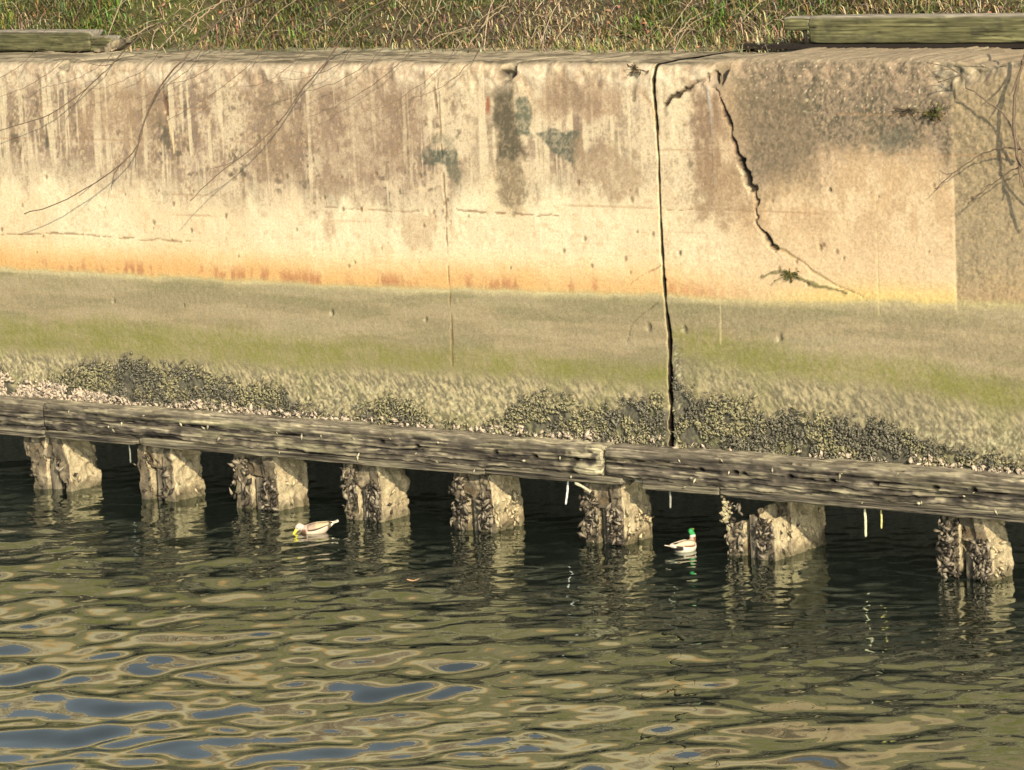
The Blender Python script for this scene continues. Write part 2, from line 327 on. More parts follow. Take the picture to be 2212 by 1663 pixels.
    patch([(1245, 320), (1300, 310), (1385, 360), (1370, 425), (1290, 420), (1250, 380)], alb(178, 146, 106), .75, .45, soft=.10)
    patch([(660, 150), (890, 160), (930, 300), (880, 400), (720, 410), (650, 300)], alb(172, 140, 104), .55, .6, soft=.15)
    patch([(170, 160), (330, 165), (345, 250), (300, 330), (180, 300)], alb(186, 152, 110), .55, .5, soft=.15)
    patch([(540, 170), (640, 165), (650, 380), (560, 390)], alb(170, 140, 102), .55, .5, soft=.12)
    patch([(1600, 180), (1740, 180), (1760, 400), (1660, 420), (1610, 300)], alb(140, 118, 86), .6, .5, soft=.15)
    patch([(1820, 330), (2050, 335), (2045, 390), (1900, 400)], alb(206, 168, 118), .6, .4, soft=.1)
    patch([(95, 295), (104, 295), (105, 322), (96, 322)], alb(92, 88, 70), .9, .05, .01)
    patch([(700, 462), (720, 462), (718, 520), (704, 520)], alb(206, 168, 122), .6, .2); patch([(850, 470), (940, 470), (930, 520), (860, 525)], alb(196, 158, 112), .55, .35)
    patch([(1051, 212), (1055, 212), (1056, 245), (1052, 246)], alb(170, 76, 34), .9, .03)
    patch([(1500, 205), (1548, 200), (1556, 330), (1550, 480), (1512, 470), (1504, 380)], alb(150, 120, 88), .75, .25, soft=.08)
    patch([(1500, 340), (1550, 330), (1600, 400), (1640, 470), (1560, 490), (1510, 470)], alb(172, 138, 98), .7, .4, soft=.1)
    patch([(1875, 285), (1960, 285), (1960, 325), (1880, 330)], alb(112, 106, 82), .65, .3)
    # small pits and rust flecks
    r = np.random.default_rng(5)
    for k in range(70):
        a, bq = r.uniform(-8.6, 6.6), r.uniform(3.05, 4.2); s = r.uniform(.012, .035)
        m = sm(s, s*.4, np.hypot(x-a, (z-bq)*.75)+.02*(fin-.5)); mixc(alb(142, 112, 76), m*.75); dep += m*.012
    for a, bq, s in [(1789, 410, .03), (2093, 431, .035), (245, 650, .04), (396, 660, .03), (716, 676, .04), (918, 688, .035), (1476, 712, .05), (1400, 706, .05), (1682, 730, .055), (1100, 578, .02), (1464, 547, .02), (595, 265, .04)]:
        q = wp([(a, bq)])[0]; s = s*.7; m = sm(s*1.3, s*.4, np.hypot((x-q[0]-.015)*1.2, (z-q[1])*.7)+.05*(fin-.5)); mixc(alb(96, 84, 62), m*.8); dep += m*.02
        m = sm(s, s*.5, np.hypot(x-q[0]+s*.9, z-q[1]+s*.6)+.04*(fin-.5)); mixc(alb(212, 192, 142), m*.6*(bq > 600))
    # spalled arris at the top and the notches
    lip = sm(.30, .02, np.abs(z-5.36)+.25*(med-.5))*(1-top)
    mixc(alb(250, 222, 174), lip*sm(.45, .6, med)*.8*(1-sm(2.5, 3.5, x))); mixc(alb(206, 172, 130), lip*sm(.5, .66, fin)*.6)
    dep += lip*.05*(fbm(x*7, z*7, seed=91, oct=3)-.5)
    for pts, dd, w_ in (([(1104, 150), (1085, 168)], .16, .10), ([(1558, 132), (1556, 150), (1549, 166)], .45, .13), ([(125, 140), (140, 146)], .05, .06)):
        d_ = polydist(x, z, wp(pts)); m = sm(w_, w_*.45, d_+.06*(med-.5)); dep += m*dd
        mixc(alb(134, 120, 92), m*.6); mixc(alb(58, 62, 62), m*sm(.45, .6, fin)*.55); mixc(alb(44, 48, 50), sm(w_*.75, w_*.4, d_+.04*(fin-.5))*.9*(dd > .3))  # shade of the deep hole painted into its core as blue-dark colour
    rb = polydist(x, z, wp([(2040, 172), (2110, 150), (2200, 122), (2300, 100)])); m = sm(.22, .08, rb+.12*(med-.5)); dep += m*(.05+.13*(fbm(x*9, z*9, seed=97, oct=2)-.5)); mixc(alb(168, 148, 112), m*.7); mixc(alb(112, 104, 84), m*sm(.50, .64, fbm(x*16, z*16, seed=98, oct=2))*.7); mixc(alb(220, 198, 152), m*sm(.64, .76, vn(x*30, z*30, seed=99))*.6)
    # coping top
    dep = dep+sm(.0, .15, top)*(.05*(fbm(x*2.2, top*2.2, seed=94, oct=4)-.5)+.02*(ff-.5))
    tp = sm(.0, .10, top)
    mixc(alb(196, 172, 128), tp*.9); mixc(alb(128, 110, 80), tp*sm(.46, .62, fbm(x*2.5, top*6, seed=93))*.8); mixc(alb(206, 186, 142), tp*sm(.5, .66, fin)*.5); mixc(alb(104, 92, 64), tp*sm(.50, .60, fbm(x*1.6, top*2.6, seed=96, oct=5, gain=.6))*.7*(1-.6*sm(2.5, 3.2, x))); mixc(alb(92, 82, 60), tp*sm(.58, .68, ff)*.5)
    mixc(alb(186, 158, 118), tp*sm(2.4, 3.0, x)*.55); mixc(alb(112, 110, 70), tp*sm(1.6, 2.6, top+.8*(med-.5))*(1-sm(2.5, 3.3, x))*.7)
    return col, dep
MUS = wp([(-300, 830), (-60, 800), (0, 805), (25, 835), (60, 850), (130, 830), (200, 798), (300, 792), (430, 812), (480, 838), (540, 852), (620, 846), (655, 885), (700, 905), (760, 922), (815, 875), (850, 866), (900, 885), (960, 915), (1040, 935), (1085, 915), (1120, 880), (1180, 868), (1225, 880), (1280, 905), (1310, 900), (1360, 878), (1400, 872), (1446, 880), (1458, 800), (1475, 840), (1500, 862), (1600, 890), (1700, 912), (1800, 918), (1950, 935), (2050, 985), (2212, 1010), (2500, 1020)])
MUS[:, 1] = np.where((MUS[:, 0] > -2.4) & (MUS[:, 0] < -.2), MUS[:, 1]-.03, MUS[:, 1])
def mussel_top(x): return np.interp(x, MUS[:, 0], MUS[:, 1])

ZB = 1.06; RC = .10
def build_section(name, x0, x1, far, label):
    root = empty(name, ((x0+x1)/2, 0, ZB)); tag(root, label, 'wall', 'sections of the sea wall')
    root.location = (0, 0, 0)
    step = .0145
    xs = axis_pts(x0, x1, step, far if far < x0 else x0, far if far > x1 else x1, 1.5)
    if far > x1: xs = xs[xs >= x0-1e-6]
    zs = np.arange(ZB, WT-RC, .0145); a = np.linspace(0, math.pi/2, 9)[1:]
    ty = np.concatenate([np.arange(RC+.03, .6, .03), np.arange(.6, 3.6, .06)])
    rz = np.concatenate([zs, WT-RC+RC*np.sin(a), np.full(len(ty), WT)])
    ry = np.concatenate([np.zeros(len(zs)), RC-RC*np.cos(a), ty]); top = np.concatenate([np.zeros(len(zs)), ry[len(zs):]])
    left = far < x0; nr = len(rz)
    X = np.repeat(xs[None, :], nr, 0); Z = np.repeat(rz[:, None], len(xs), 1); Y0 = np.repeat(ry[:, None], len(xs), 1); T = np.repeat(top[:, None], len(xs), 1)
    jx = joint_x(rz-.0*top); jw = joint_w(rz)
    if left: X += (jx-jw/2-xs[-1])[:, None]*sm(xs[-1]-.6, xs[-1], X)
    else: X += (jx+jw/2-xs[0])[:, None]*sm(xs[0]+.6, xs[0], X)
    c, d = wall_paint(X.ravel(), Z.ravel()-.0, T.ravel())
    d = d.reshape(X.shape); C = c.reshape(*X.shape, 3)
    nface = len(zs); nz = np.concatenate([np.zeros(nface), np.sin(a), np.ones(len(ty))]); ny = np.concatenate([np.ones(nface), np.cos(a), np.zeros(len(ty))])
    if not left: d = d+.012
    Y = Y0+d*ny[:, None]; Z = Z-d*nz[:, None]
    Z += .045*sm(3.02, 3.16, X)*sm(4.8, 5.4, Z)
    # the end face inside the joint
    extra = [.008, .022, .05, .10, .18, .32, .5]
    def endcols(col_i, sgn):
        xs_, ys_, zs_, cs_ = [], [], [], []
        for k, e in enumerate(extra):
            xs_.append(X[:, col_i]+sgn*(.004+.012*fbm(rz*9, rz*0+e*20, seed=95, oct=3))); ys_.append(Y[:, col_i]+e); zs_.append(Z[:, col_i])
            cc = np.repeat(alb(*((214, 190, 126), (96, 80, 56), (34, 28, 20))[min(k, 2)])[None], nr, 0)  # pale sunlit lip, then the gap's shade, painted into the end face
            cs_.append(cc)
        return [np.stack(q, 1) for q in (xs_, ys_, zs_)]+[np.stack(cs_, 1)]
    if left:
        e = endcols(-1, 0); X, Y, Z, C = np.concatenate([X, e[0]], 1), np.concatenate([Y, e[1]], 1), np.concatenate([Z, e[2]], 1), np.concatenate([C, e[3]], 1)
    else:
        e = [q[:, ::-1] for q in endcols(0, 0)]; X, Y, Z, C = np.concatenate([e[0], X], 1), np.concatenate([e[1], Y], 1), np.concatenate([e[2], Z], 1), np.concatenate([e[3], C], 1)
    V = np.stack([X, Y, Z], -1); nc = X.shape[1]
    split = nface+6
    mk('wall_face', V[:split+1].reshape(-1, 3), gridF(split+1, nc), M_CON, root, C[:split+1].reshape(-1, 3))
    mk('coping', V[split:].reshape(-1, 3), gridF(nr-split, nc), M_CON, root, C[split:].reshape(-1, 3))
    # slab that carries the wall over the void between the piles
    jm = float(joint_x(np.array([ZB]))[0]); lo, hi = (far, jm) if left else (jm, far)
    bx = [(lo, .012, .70), (hi, .012, .70), (hi, 4.0, .70), (lo, 4.0, .70), (lo, .012, 1.062), (hi, .012, 1.062), (hi, 4.0, 1.062), (lo, 4.0, 1.062)]
    mk('base_slab', bx, [(0, 3, 2, 1), (0, 1, 5, 4), (4, 5, 6, 7)], M_DARK, root, smooth=False)
    bx = [(lo, 3.6, -1), (hi, 3.6, -1), (hi, 3.6, .702), (lo, 3.6, .702)]
    mk('back_wall', bx, [(0, 1, 2, 3)], M_DARK, root, smooth=False)
    return root
xj = float(JOINT[5, 0])
build_section('concrete_wall', -9.4, 2.0, -16.0, 'long stained concrete sea wall section left of the open vertical joint')
build_section('concrete_wall', 2.3, 8.2, 15.0, 'rough cracked concrete sea wall section right of the open vertical joint')
# backing sheet added deep inside the joint so the gap reads dark
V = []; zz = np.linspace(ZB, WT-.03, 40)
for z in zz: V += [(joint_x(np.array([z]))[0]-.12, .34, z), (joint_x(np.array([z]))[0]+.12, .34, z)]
o = mk('joint_backing', V, gridF(40, 2), M_DARK); tag(o, 'backing sheet added to darken the depth of the open vertical wall joint', 'joint backing')

# ------------------------------------------------------------------ shells
OCT = np.array([(1, 0, 0), (-1, 0, 0), (0, 1, 0), (0, -1, 0), (0, 0, 1), (0, 0, -1)], float)
OCF = np.array([(0, 2, 4), (2, 1, 4), (1, 3, 4), (3, 0, 4), (2, 0, 5), (1, 2, 5), (3, 1, 5), (0, 3, 5)])
def shells(P, size, cols, r, elong=1.9, flat=.7, up=0.):
    n = len(P); q = r.normal(size=(n, 4)); q[:, 0] += up; q /= np.linalg.norm(q, axis=1)[:, None]
    w_, x_, y_, z_ = q.T
    R = np.stack([np.stack([1-2*(y_*y_+z_*z_), 2*(x_*y_-z_*w_), 2*(x_*z_+y_*w_)], -1), np.stack([2*(x_*y_+z_*w_), 1-2*(x_*x_+z_*z_), 2*(y_*z_-x_*w_)], -1), np.stack([2*(x_*z_-y_*w_), 2*(y_*z_+x_*w_), 1-2*(x_*x_+y_*y_)], -1)], 1)
    S = OCT[None]*np.stack([size*flat, size*flat, size*elong], -1)[:, None, :]*(1+.25*r.normal(size=(n, 6, 1)))
    V = np.einsum('nij,nkj->nki', R, S)+P[:, None, :]
    F = OCF[None]+(np.arange(n)*6)[:, None, None]
    return V.reshape(-1, 3), F.reshape(-1, 3), np.repeat(cols, 6, 0)
r = np.random.default_rng(33)
n = 110000; x = r.uniform(-9.4, 8.2, n); z = r.uniform(1.08, 1.95, n)
zm = mussel_top(x)+.16*(fbm(x*5, z*5, seed=51, oct=3)-.5)
keep = (z < zm+.03+.16*r.random(n)**3) & (fbm(x*4, z*4, seed=52, oct=3) > .30) & (np.abs(x-np.array([joint_x(np.array([q]))[0] for q in z])) > .07)
x, z = x[keep][:17000], z[keep][:17000]; n = len(x)
c = np.repeat(alb(130, 120, 92)[None], n, 0)*r.uniform(.5, 1.35, (n, 1)); t = r.random(n)
yl = (fbm(x*3.5, z*3.5, seed=53, oct=3) > .50) & (t < .7); c[yl] = alb(174, 160, 110)*r.uniform(.6, 1.2, (yl.sum(), 1))
lowb = 1.16+.20*sm(-6.6, -8.4, x)+.09*vn(x*2, x*0, seed=55)
wh = (z < lowb+.03) & (t < np.interp(x, [-9, -6.6, -6, -4, -3, 0, 2, 5, 6.5], [.95, .9, .36, .34, .22, .2, .06, .08, .5])); c[wh] = alb(226, 198, 158)*r.uniform(.75, 1.1, (wh.sum(), 1))
P = np.stack([x, -.022-r.uniform(0, .022, n)-.05*(fbm(x*16, z*16, seed=13, oct=3)-.3), z], -1)
V, F, cc = shells(P, np.where(wh, 1.6, 1.0)*r.uniform(.007, .024, n)*(.7+.6*fbm(x*6, z*6, seed=57, oct=2)), c, r)
o = mk('mussel_bed', V, F, M_MUS, None, cc, smooth=False); o['kind'] = 'stuff'
o['label'] = 'dark mussels and pale barnacles crusting the foot of the wall above the timbers'

# ------------------------------------------------------------------ timbers
def timber(name, parent, x0, x1, y0, y1, z0, z1, seed, colf, amp=.02, step=.016, mat=None, sag=None, pits=()):
    """rough sawn balk along x: rounded section with grooves"""
    hw, hh = (y1-y0)/2, (z1-z0)/2; nu = 128; t = np.linspace(0, 2*math.pi, nu, endpoint=False)
    ct, st = np.cos(t), np.sin(t); p = 12.0; rad = (np.abs(ct)**p+np.abs(st)**p)**(-1/p)
    uy, uz = ct*rad, st*rad                                    # -1..1 superellipse
    xs = np.arange(x0, x1+step*.5, step); xs[-1] = x1
    X = np.repeat(xs[:, None], nu, 1); UY = np.repeat(uy[None], len(xs), 0); UZ = np.repeat(uz[None], len(xs), 0)
    pz, py = UZ*hh, UY*hw
    g = fbm(X*1.7+pz*1.0, pz*38+seed, py*38, seed=seed, oct=5, gain=.58); g2 = fbm(X*.7, pz*9, py*9, seed=seed+5, oct=3); g3 = fbm(X*9, pz*14, py*14, seed=seed+9, oct=3)
    d = amp*(2*(g-.5)+1.6*(g2-.5)+1.1*(g3-.5))
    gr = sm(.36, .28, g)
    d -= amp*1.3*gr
    end = np.minimum(X-x0, x1-X); d -= .02*sm(.10, 0, end)*vn(pz*14, py*14, seed=seed+3)
    C = colf(X, UY, UZ, pz, g, g2, g3)
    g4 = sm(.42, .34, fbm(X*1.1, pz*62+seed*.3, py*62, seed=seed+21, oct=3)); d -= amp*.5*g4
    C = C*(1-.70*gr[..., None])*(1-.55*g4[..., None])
    g5 = sm(.56, .66, fbm(X*2.2, pz*70+seed*.7, py*70, seed=seed+25, oct=3)); C = C*(1+.65*g5[..., None])
    for (a, zb, s) in pits:
        m = sm(s, s*.5, np.hypot((X-a)*.6, pz+(z0+z1)/2-zb))*(UY < -.7); d -= m*.05; C = C*(1-.85*m[..., None])
    Y = (y0+y1)/2+UY*(hw+d); Z = (z0+z1)/2+UZ*(hh+d)
    if sag is not None: Z += sag(X)
    V = np.stack([X, Y, Z], -1).reshape(-1, 3); n = len(xs)
    i = np.arange(n-1)[:, None]*nu+np.arange(nu)[None]; j = np.arange(n-1)[:, None]*nu+(np.arange(nu)[None]+1) % nu
    F = np.stack([i, i+nu, j+nu, j], -1).reshape(-1, 4)
    V = np.concatenate([V, [[x0, (y0+y1)/2, (z0+z1)/2], [x1, (y0+y1)/2, (z0+z1)/2]]]); C = np.concatenate([C.reshape(-1, 3), C[0, :1], C[-1, :1]])
    k = np.arange(nu); kk = (k+1) % nu; e0 = np.stack([k, kk, np.full(nu, len(V)-2), np.full(nu, len(V)-2)], -1); e1 = np.stack([kk, k, np.full(nu, len(V)-1), np.full(nu, len(V)-1)], -1)+np.array([(n-1)*nu, (n-1)*nu, 0, 0])
    F = [tuple(f) for f in F]+[tuple(f[:3]) for f in e0]+[tuple(f[:3]) for f in e1]
    return mk(name, V, F, mat or M_WOOD, parent, C)
def mixa(c, a, m): return c*(1-m[..., None])+np.asarray(a)*m[..., None]
def col_wale(pale, moss):
    def f(X, UY, UZ, pz, g, g2, g3):
        c = np.empty(X.shape+(3,)); c[:] = alb(92, 81, 64)
        c = mixa(c, alb(150, 134, 102), sm(.50, .64, .6*g+.4*g3)*pale); c = mixa(c, alb(56, 50, 42), sm(.50, .38, .6*g+.4*g3)*.9)
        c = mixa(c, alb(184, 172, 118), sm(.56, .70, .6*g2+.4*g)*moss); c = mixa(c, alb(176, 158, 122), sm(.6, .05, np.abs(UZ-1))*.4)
        c = mixa(c, alb(206, 186, 138), sm(.60, .70, fbm(X*3.0, pz*40, seed=3, oct=3))*.6*pale); c = mixa(c, alb(222, 202, 150), sm(.75, .1, WX[1298]-X)*(X < WX[1298]+.01)*sm(.44, .6, g3)*.7)
        return c
    return f
def col_low(X, UY, UZ, pz, g, g2, g3):
    c = np.empty(X.shape+(3,)); c[:] = alb(108, 96, 74)
    c = mixa(c, alb(150, 136, 102), sm(.48, .62, g)*.8); return mixa(c, alb(78, 70, 58), sm(.46, .34, g)*.8)
WX = {k: on_y(k, 960+.08*(k-1298), -.35)[0] for k in (89, 1298)}
def wale(label, x0, x1, seed, pale, moss, pits):
    root = empty('timber_wale', (0, 0, 0)); tag(root, label, 'timber beam', 'timber wales at the foot of the wall')
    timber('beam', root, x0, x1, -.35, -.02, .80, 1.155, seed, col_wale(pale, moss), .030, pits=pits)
    return root
q6 = lambda X, Y: on_y((1964+X/2.078)*.7315, (940+Y/2.078)*.7315, -.35)[[0, 2]]
pr = [(*q6(X, Y), .035) for X, Y in ((215, 930), (430, 945), (480, 955), (760, 970), (1020, 1000), (1290, 1015), (1660, 1040), (1890, 1050))]
q5 = lambda X, Y: on_y((980+X/2.078)*.7315, (740+Y/2.078)*.7315, -.35)[[0, 2]]
pm = [(*q5(X, Y), .035) for X, Y in ((520, 1200), (1000, 1235), (1240, 1265), (1490, 1280), (300, 1170))]
w0 = wale('dark timber wale left of the first beam joint, under pale barnacles', -12.5, WX[89]-.006, 101, .6, .1, [])
w1 = wale('long grooved timber wale between the two beam joints, over six piles', WX[89]+.012, WX[1298]-.012, 131, .75, .35, pm)
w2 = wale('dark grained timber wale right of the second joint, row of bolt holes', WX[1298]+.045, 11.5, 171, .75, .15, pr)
# lower fascia planks, butt jointed
for root, pl in ((w0, [(-12.5, WX[89]-.02, .69)]), (w1, [(WX[89]+.02, -5.83, .705), (-5.80, -.30, .70), (-.27, WX[1298]+.25, .715)]), (w2, [(WX[1298]+.55, 3.02, .70), (3.04, 11.5, .69)])):
    for k, (a, b_, zz) in enumerate(pl):
        timber('lower_plank', root, a, b_, -.345, -.05, zz, .81, 211+k*7+int(a*3) % 50, col_low, .009)
# oysters stuck on the wales
def cluster(name, parent, P, size, base, seed, var=.35, dark=0.):
    rr = np.random.default_rng(seed); c = np.repeat(np.asarray(base)[None], len(P), 0)*rr.uniform(1-var, 1+var, (len(P), 1))
    dk = rr.random(len(P)) < dark; c[dk] = alb(66, 56, 42)
    V, F, cc = shells(np.asarray(P, float), rr.uniform(size*.5, size*1.4, len(P)), c, rr, 1.9, .7, 2.6)
    o = mk(name, V, F, M_MUS, parent, cc, smooth=False); o['kind'] = 'stuff'; return o
rr = np.random.default_rng(3)
for root, a, b_, n in ((w1, -7.0, 1.2, 26), (w2, 1.6, 7.0, 16)):
    xs = rr.uniform(a, b_, n); cluster('barnacles', root, np.stack([xs, np.full(n, -.355), rr.uniform(.74, 1.12, n)], -1), .020, alb(196, 180, 136), 5)

# ------------------------------------------------------------------ piles
def remesh(V, F, vox):
    me = bpy.data.meshes.new('tmp'); me.from_pydata([tuple(v) for v in V], [], [tuple(f) for f in F]); me.update()
    o = bpy.data.objects.new('tmp', me); COL.objects.link(o)
    m = o.modifiers.new('r', 'REMESH'); m.mode = 'VOXEL'; m.voxel_size = vox
    dg = bpy.context.evaluated_depsgraph_get(); ev = o.evaluated_get(dg).to_mesh()
    nv = np.empty(len(ev.vertices)*3, np.float32); ev.vertices.foreach_get('co', nv)
    nn_ = np.empty(len(ev.vertices)*3, np.float32); ev.vertices.foreach_get('normal', nn_)
    fs = [tuple(p.vertices) for p in ev.polygons]
    bpy.data.objects.remove(o); bpy.data.meshes.remove(me)
    return nv.reshape(-1, 3).astype(float), nn_.reshape(-1, 3).astype(float), fs
def prism(name, parent, outline, y0, y1, seed, amp, mat, kind, vox=.018, taper=0):
    n = len(outline); V = [(a, y0, b_) for a, b_ in outline]+[(a+taper, y1, b_) for a, b_ in outline]
    F = [tuple(range(n)), tuple(range(2*n-1, n-1, -1))]+[(i, i+n, (i+1) % n+n, (i+1) % n) for i in range(n)]
    ar = sum(outline[i][0]*outline[(i+1) % n][1]-outline[(i+1) % n][0]*outline[i][1] for i in range(n))
    if ar < 0: F = [f[::-1] for f in F]
    F = [f[::-1] for f in F] if ar > 0 and False else F
    P, N, fs = remesh(V, F, vox); x, y, z = P.T
    a1 = fbm(x*5, y*5, z*5, seed=seed, oct=3)-.5; a2 = fbm(x*16, y*16, z*16, seed=seed+1, oct=3)-.5
    if kind == 'post':
        g = fbm(x*40, y*40, z*2.5, seed=seed, oct=3); d = amp*2*(g-.5); C = np.repeat(alb(120, 106, 82)[None], len(P), 0)
        C = mixa(C, alb(168, 150, 114), sm(.5, .65, g)*.7); C = mixa(C, alb(82, 72, 58), sm(.48, .36, g)*.8)
    else:
        strat = fbm((z-.38*y)*11+1.2*a1, y*1.2, x*1.2, seed=seed+4, oct=3)
        ter = np.floor(fbm(x*6, y*6+z*2, z*7-y*3, seed=seed+7, oct=2)*9)/9-.5; d = amp*(1.8*a1+1.8*a2)+amp*2.2*(strat-.5)+amp*3.4*ter
        C = np.repeat((alb(172, 150, 110) if kind == 'rock' else alb(120, 106, 80))[None], len(P), 0)
        C = mixa(C, alb(212, 186, 138), sm(.02, .14, a1)*.7); C = mixa(C, alb(120, 98, 66), sm(.46, .36, strat)*.75); C = mixa(C, alb(220, 192, 142), sm(.0, .18, ter)*.5)
        pit = sm(.54, .66, fbm(x*10, y*10, z*8, seed=seed+11, oct=3)); d -= amp*2.6*pit; C = mixa(C, alb(92, 78, 58), pit*.8); C = mixa(C, alb(96, 84, 62), sm(.06, .16, -a2)*.5)
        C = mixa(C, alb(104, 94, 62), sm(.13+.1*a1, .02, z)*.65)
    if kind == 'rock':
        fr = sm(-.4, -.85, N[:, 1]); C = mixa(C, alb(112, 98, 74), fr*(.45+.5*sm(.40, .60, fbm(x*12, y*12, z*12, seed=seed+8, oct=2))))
        sd_ = sm(.4, .8, N[:, 0]); C = mixa(C, alb(244, 216, 158), sd_*.42*sm(.08, .2, z))  # faces turned to the sun painted paler, so light is in the colour
    P = P+N*d[:, None]
    return mk(name, P, fs, mat, parent, C)
PL = [(-7.98, -7.16, .56), (-5.98, -5.35, .55), (-4.34, -3.62, .58), (-2.56, -1.98, .56), (-.88, -.28, .58), (1.02, 1.62, .56), (3.02, 3.66, .98), (5.80, 6.42, .42)]
LAB = ['furthest left pile, pale and blocky, under the first beam joint',
       'second pile from the left, thin grey post under a brown cap',
       'third pile from the left, rounded side block just left of the yellow billed duck',
       'fourth pile from the left, ragged oyster edge, right of the yellow billed duck',
       'fifth pile from the left, broad split post and white oysters on its side block',
       'pile under the second beam joint, between the stick and the green headed duck',
       'broad broken pile right of the green headed duck, notched top and large side block',
       'furthest right pile, arched opening with a short post and hanging oyster leg']
YF = -.22
for i, ((a, b_, dp), lab) in enumerate(zip(PL, LAB)):
    W = b_-a; R = random.Random(40+i); root = empty('encrusted_pile', (0, 0, 0)); tag(root, lab, 'pile', 'piles under the timber wales')
    j = lambda s: R.uniform(-s, s)
    bot = -.45
    if i == 7: bl = .06
    else: bl = bot
    lw = .38*W
    L = [(a+.02+j(.02), .70), (a-.02+j(.02), .45), (a+.06+j(.03), .32), (a-.01+j(.03), .18), (a+.05+j(.02), bl), (a+lw+j(.01), bl), (a+lw+j(.01), .2), (a+lw-.02, .38), (a+.24*W, .44), (a+.22*W, .70)]
    if i == 0: L = [(a, .70), (a+.02, .42), (a+.12, .38), (a+.06, .30), (a+.10, .20), (a+.14, bl), (a+.40, bl), (a+.40, .38), (a+.36, .45), (a+.42, .70)]
    if i == 6: L = [(a+.02, .34), (a+.0, .22), (a+.05, bl), (a+.24, bl), (a+.22, .40), (a+.14, .38)]
    if i == 7: L = [(a+.02, .70), (a+.06, .52), (a+.14, .42), (a+.02, .30), (a-.04, .12), (a+.0, .05), (a+.22, .04), (a+.24, .40), (a+.22, .70)]
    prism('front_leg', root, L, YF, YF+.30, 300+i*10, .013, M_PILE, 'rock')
    rx = a+W*(.72 if i != 0 else .70)
    Rb = [(rx-.02, .70), (rx+j(.02), .42), (rx-.03+j(.02), .25), (rx+.03+j(.02), bot), (b_+.02, bot), (b_+.02+j(.02), .15), (b_+j(.02), .35), (b_-.03, .70)]
    if i == 0: Rb = [(a+.50, .70), (a+.52, .45), (a+.60, .36), (a+.64, .2), (a+.74, .05), (a+.76, bot), (b_+.02, bot), (b_, .35), (b_-.12, .70)]
    if i == 6: Rb = [(rx, .62), (rx-.04, .40), (rx-.02, bot), (b_+.02, bot), (b_+.02, .30), (b_-.04, .46), (b_-.08, .36), (b_-.16, .38), (b_-.18, .56)]
    if i == 7: Rb = [(rx-.04, .70), (rx, .42), (rx+.02, .2), (rx+.06, bot), (b_+.03, bot), (b_+.02, .30), (b_-.04, .52), (b_-.10, .70)]
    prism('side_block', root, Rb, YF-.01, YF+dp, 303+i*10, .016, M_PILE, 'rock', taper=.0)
    if i == 6:
        prism('rear_block', root, [(rx, .70), (rx, bot), (b_+.03, bot), (b_+.03, .70)], YF+.30, YF+dp+.05, 399, .02, M_PILE, 'rock')
    Cb = [(a+.16*W, .70), (a+.17*W, .44), (a+.4*W, .40), (rx+.03, .37), (rx+.06, .70)]
    if i == 7: Cb = [(a+.2, .70), (a+.2, .42), (rx+.05, .38), (rx+.05, .70)]
    if i != 6: prism('cap_block', root, Cb, YF+.035, YF+.40, 306+i*10, .016, M_PILE, 'dark')
    px = a+W*(.60 if i == 0 else .54); pw = W*(.055 if i == 1 else .075 if i in (0, 7) else .085)
    pt = .40 if i not in (6, 7) else (.48 if i == 6 else .30)
    prism('timber_post', root, [(px-pw, pt), (px-pw*.9, bot), (px+pw, bot), (px+pw*1.05, pt-.02)], YF+.035, YF+.20, 308+i*10, .010, M_WOODV, 'post', .014)
    # oysters on the left leg, beside the post and on the lit side face
    rr = np.random.default_rng(500+i); nL = (6, 8, 40, 70, 70, 70, 46, 90)[i]
    A = np.stack([rr.uniform(a-.02, a+lw, nL), np.full(nL, YF-.02)+rr.uniform(-.02, .02, nL), rr.uniform(.02, .62, nL)], -1)
    B = np.stack([rr.uniform(rx-.04, b_, nL), np.full(nL, YF-.03)+rr.uniform(-.02, .01, nL), rr.uniform(.02, .45, nL)], -1)
    cluster('oysters', root, np.concatenate([A, B]), .030, alb(150, 132, 102), 520+i, .45, .45)
    nS = (3, 3, 6, 6, 34, 30, 14, 20)[i]
    S = np.stack([np.full(nS, b_+.03)+rr.uniform(-.01, .02, nS), rr.uniform(YF, YF+dp*.8, nS), rr.uniform(.05, .40, nS)], -1)
    cluster('oysters', root, S, .026, alb(210, 184, 134), 540+i, .35, .15)

# ------------------------------------------------------------------ tubes
def tube(pts, rad, nu=7, seed=0, rough=0.):
    pts = np.asarray(pts, float); n = len(pts); rad = np.broadcast_to(rad, (n,)); T = np.gradient(pts, axis=0); T /= np.linalg.norm(T, axis=1)[:, None]+1e-9
    up = np.array([.3, .5, .8]); A = np.cross(T, up); A /= np.linalg.norm(A, axis=1)[:, None]+1e-9; B = np.cross(T, A)
    t = np.linspace(0, 2*math.pi, nu, endpoint=False)
    V = pts[:, None, :]+rad[:, None, None]*(np.cos(t)[None, :, None]*A[:, None, :]+np.sin(t)[None, :, None]*B[:, None, :])
    if rough: V = V+np.random.default_rng(seed).normal(0, rough, V.shape)
    F = [(i*nu+k, i*nu+(k+1) % nu, (i+1)*nu+(k+1) % nu, (i+1)*nu+k) for i in range(n-1) for k in range(nu)]
    F += [tuple(range(nu))[::-1], tuple((n-1)*nu+k for k in range(nu))]
    return V.reshape(-1, 3), F
def spline(P, n=24):
    P = np.asarray(P, float); m = len(P); t = np.linspace(0, m-1, n); o = []
    for u in t:
        i = min(int(u), m-2); f = u-i; p0, p1, p2, p3 = P[max(i-1, 0)], P[i], P[i+1], P[min(i+2, m-1)]
        o.append(.5*((2*p1)+(-p0+p2)*f+(2*p0-5*p1+4*p2-p3)*f*f+(-p0+3*p1-3*p2+p3)*f**3))
    return np.array(o)
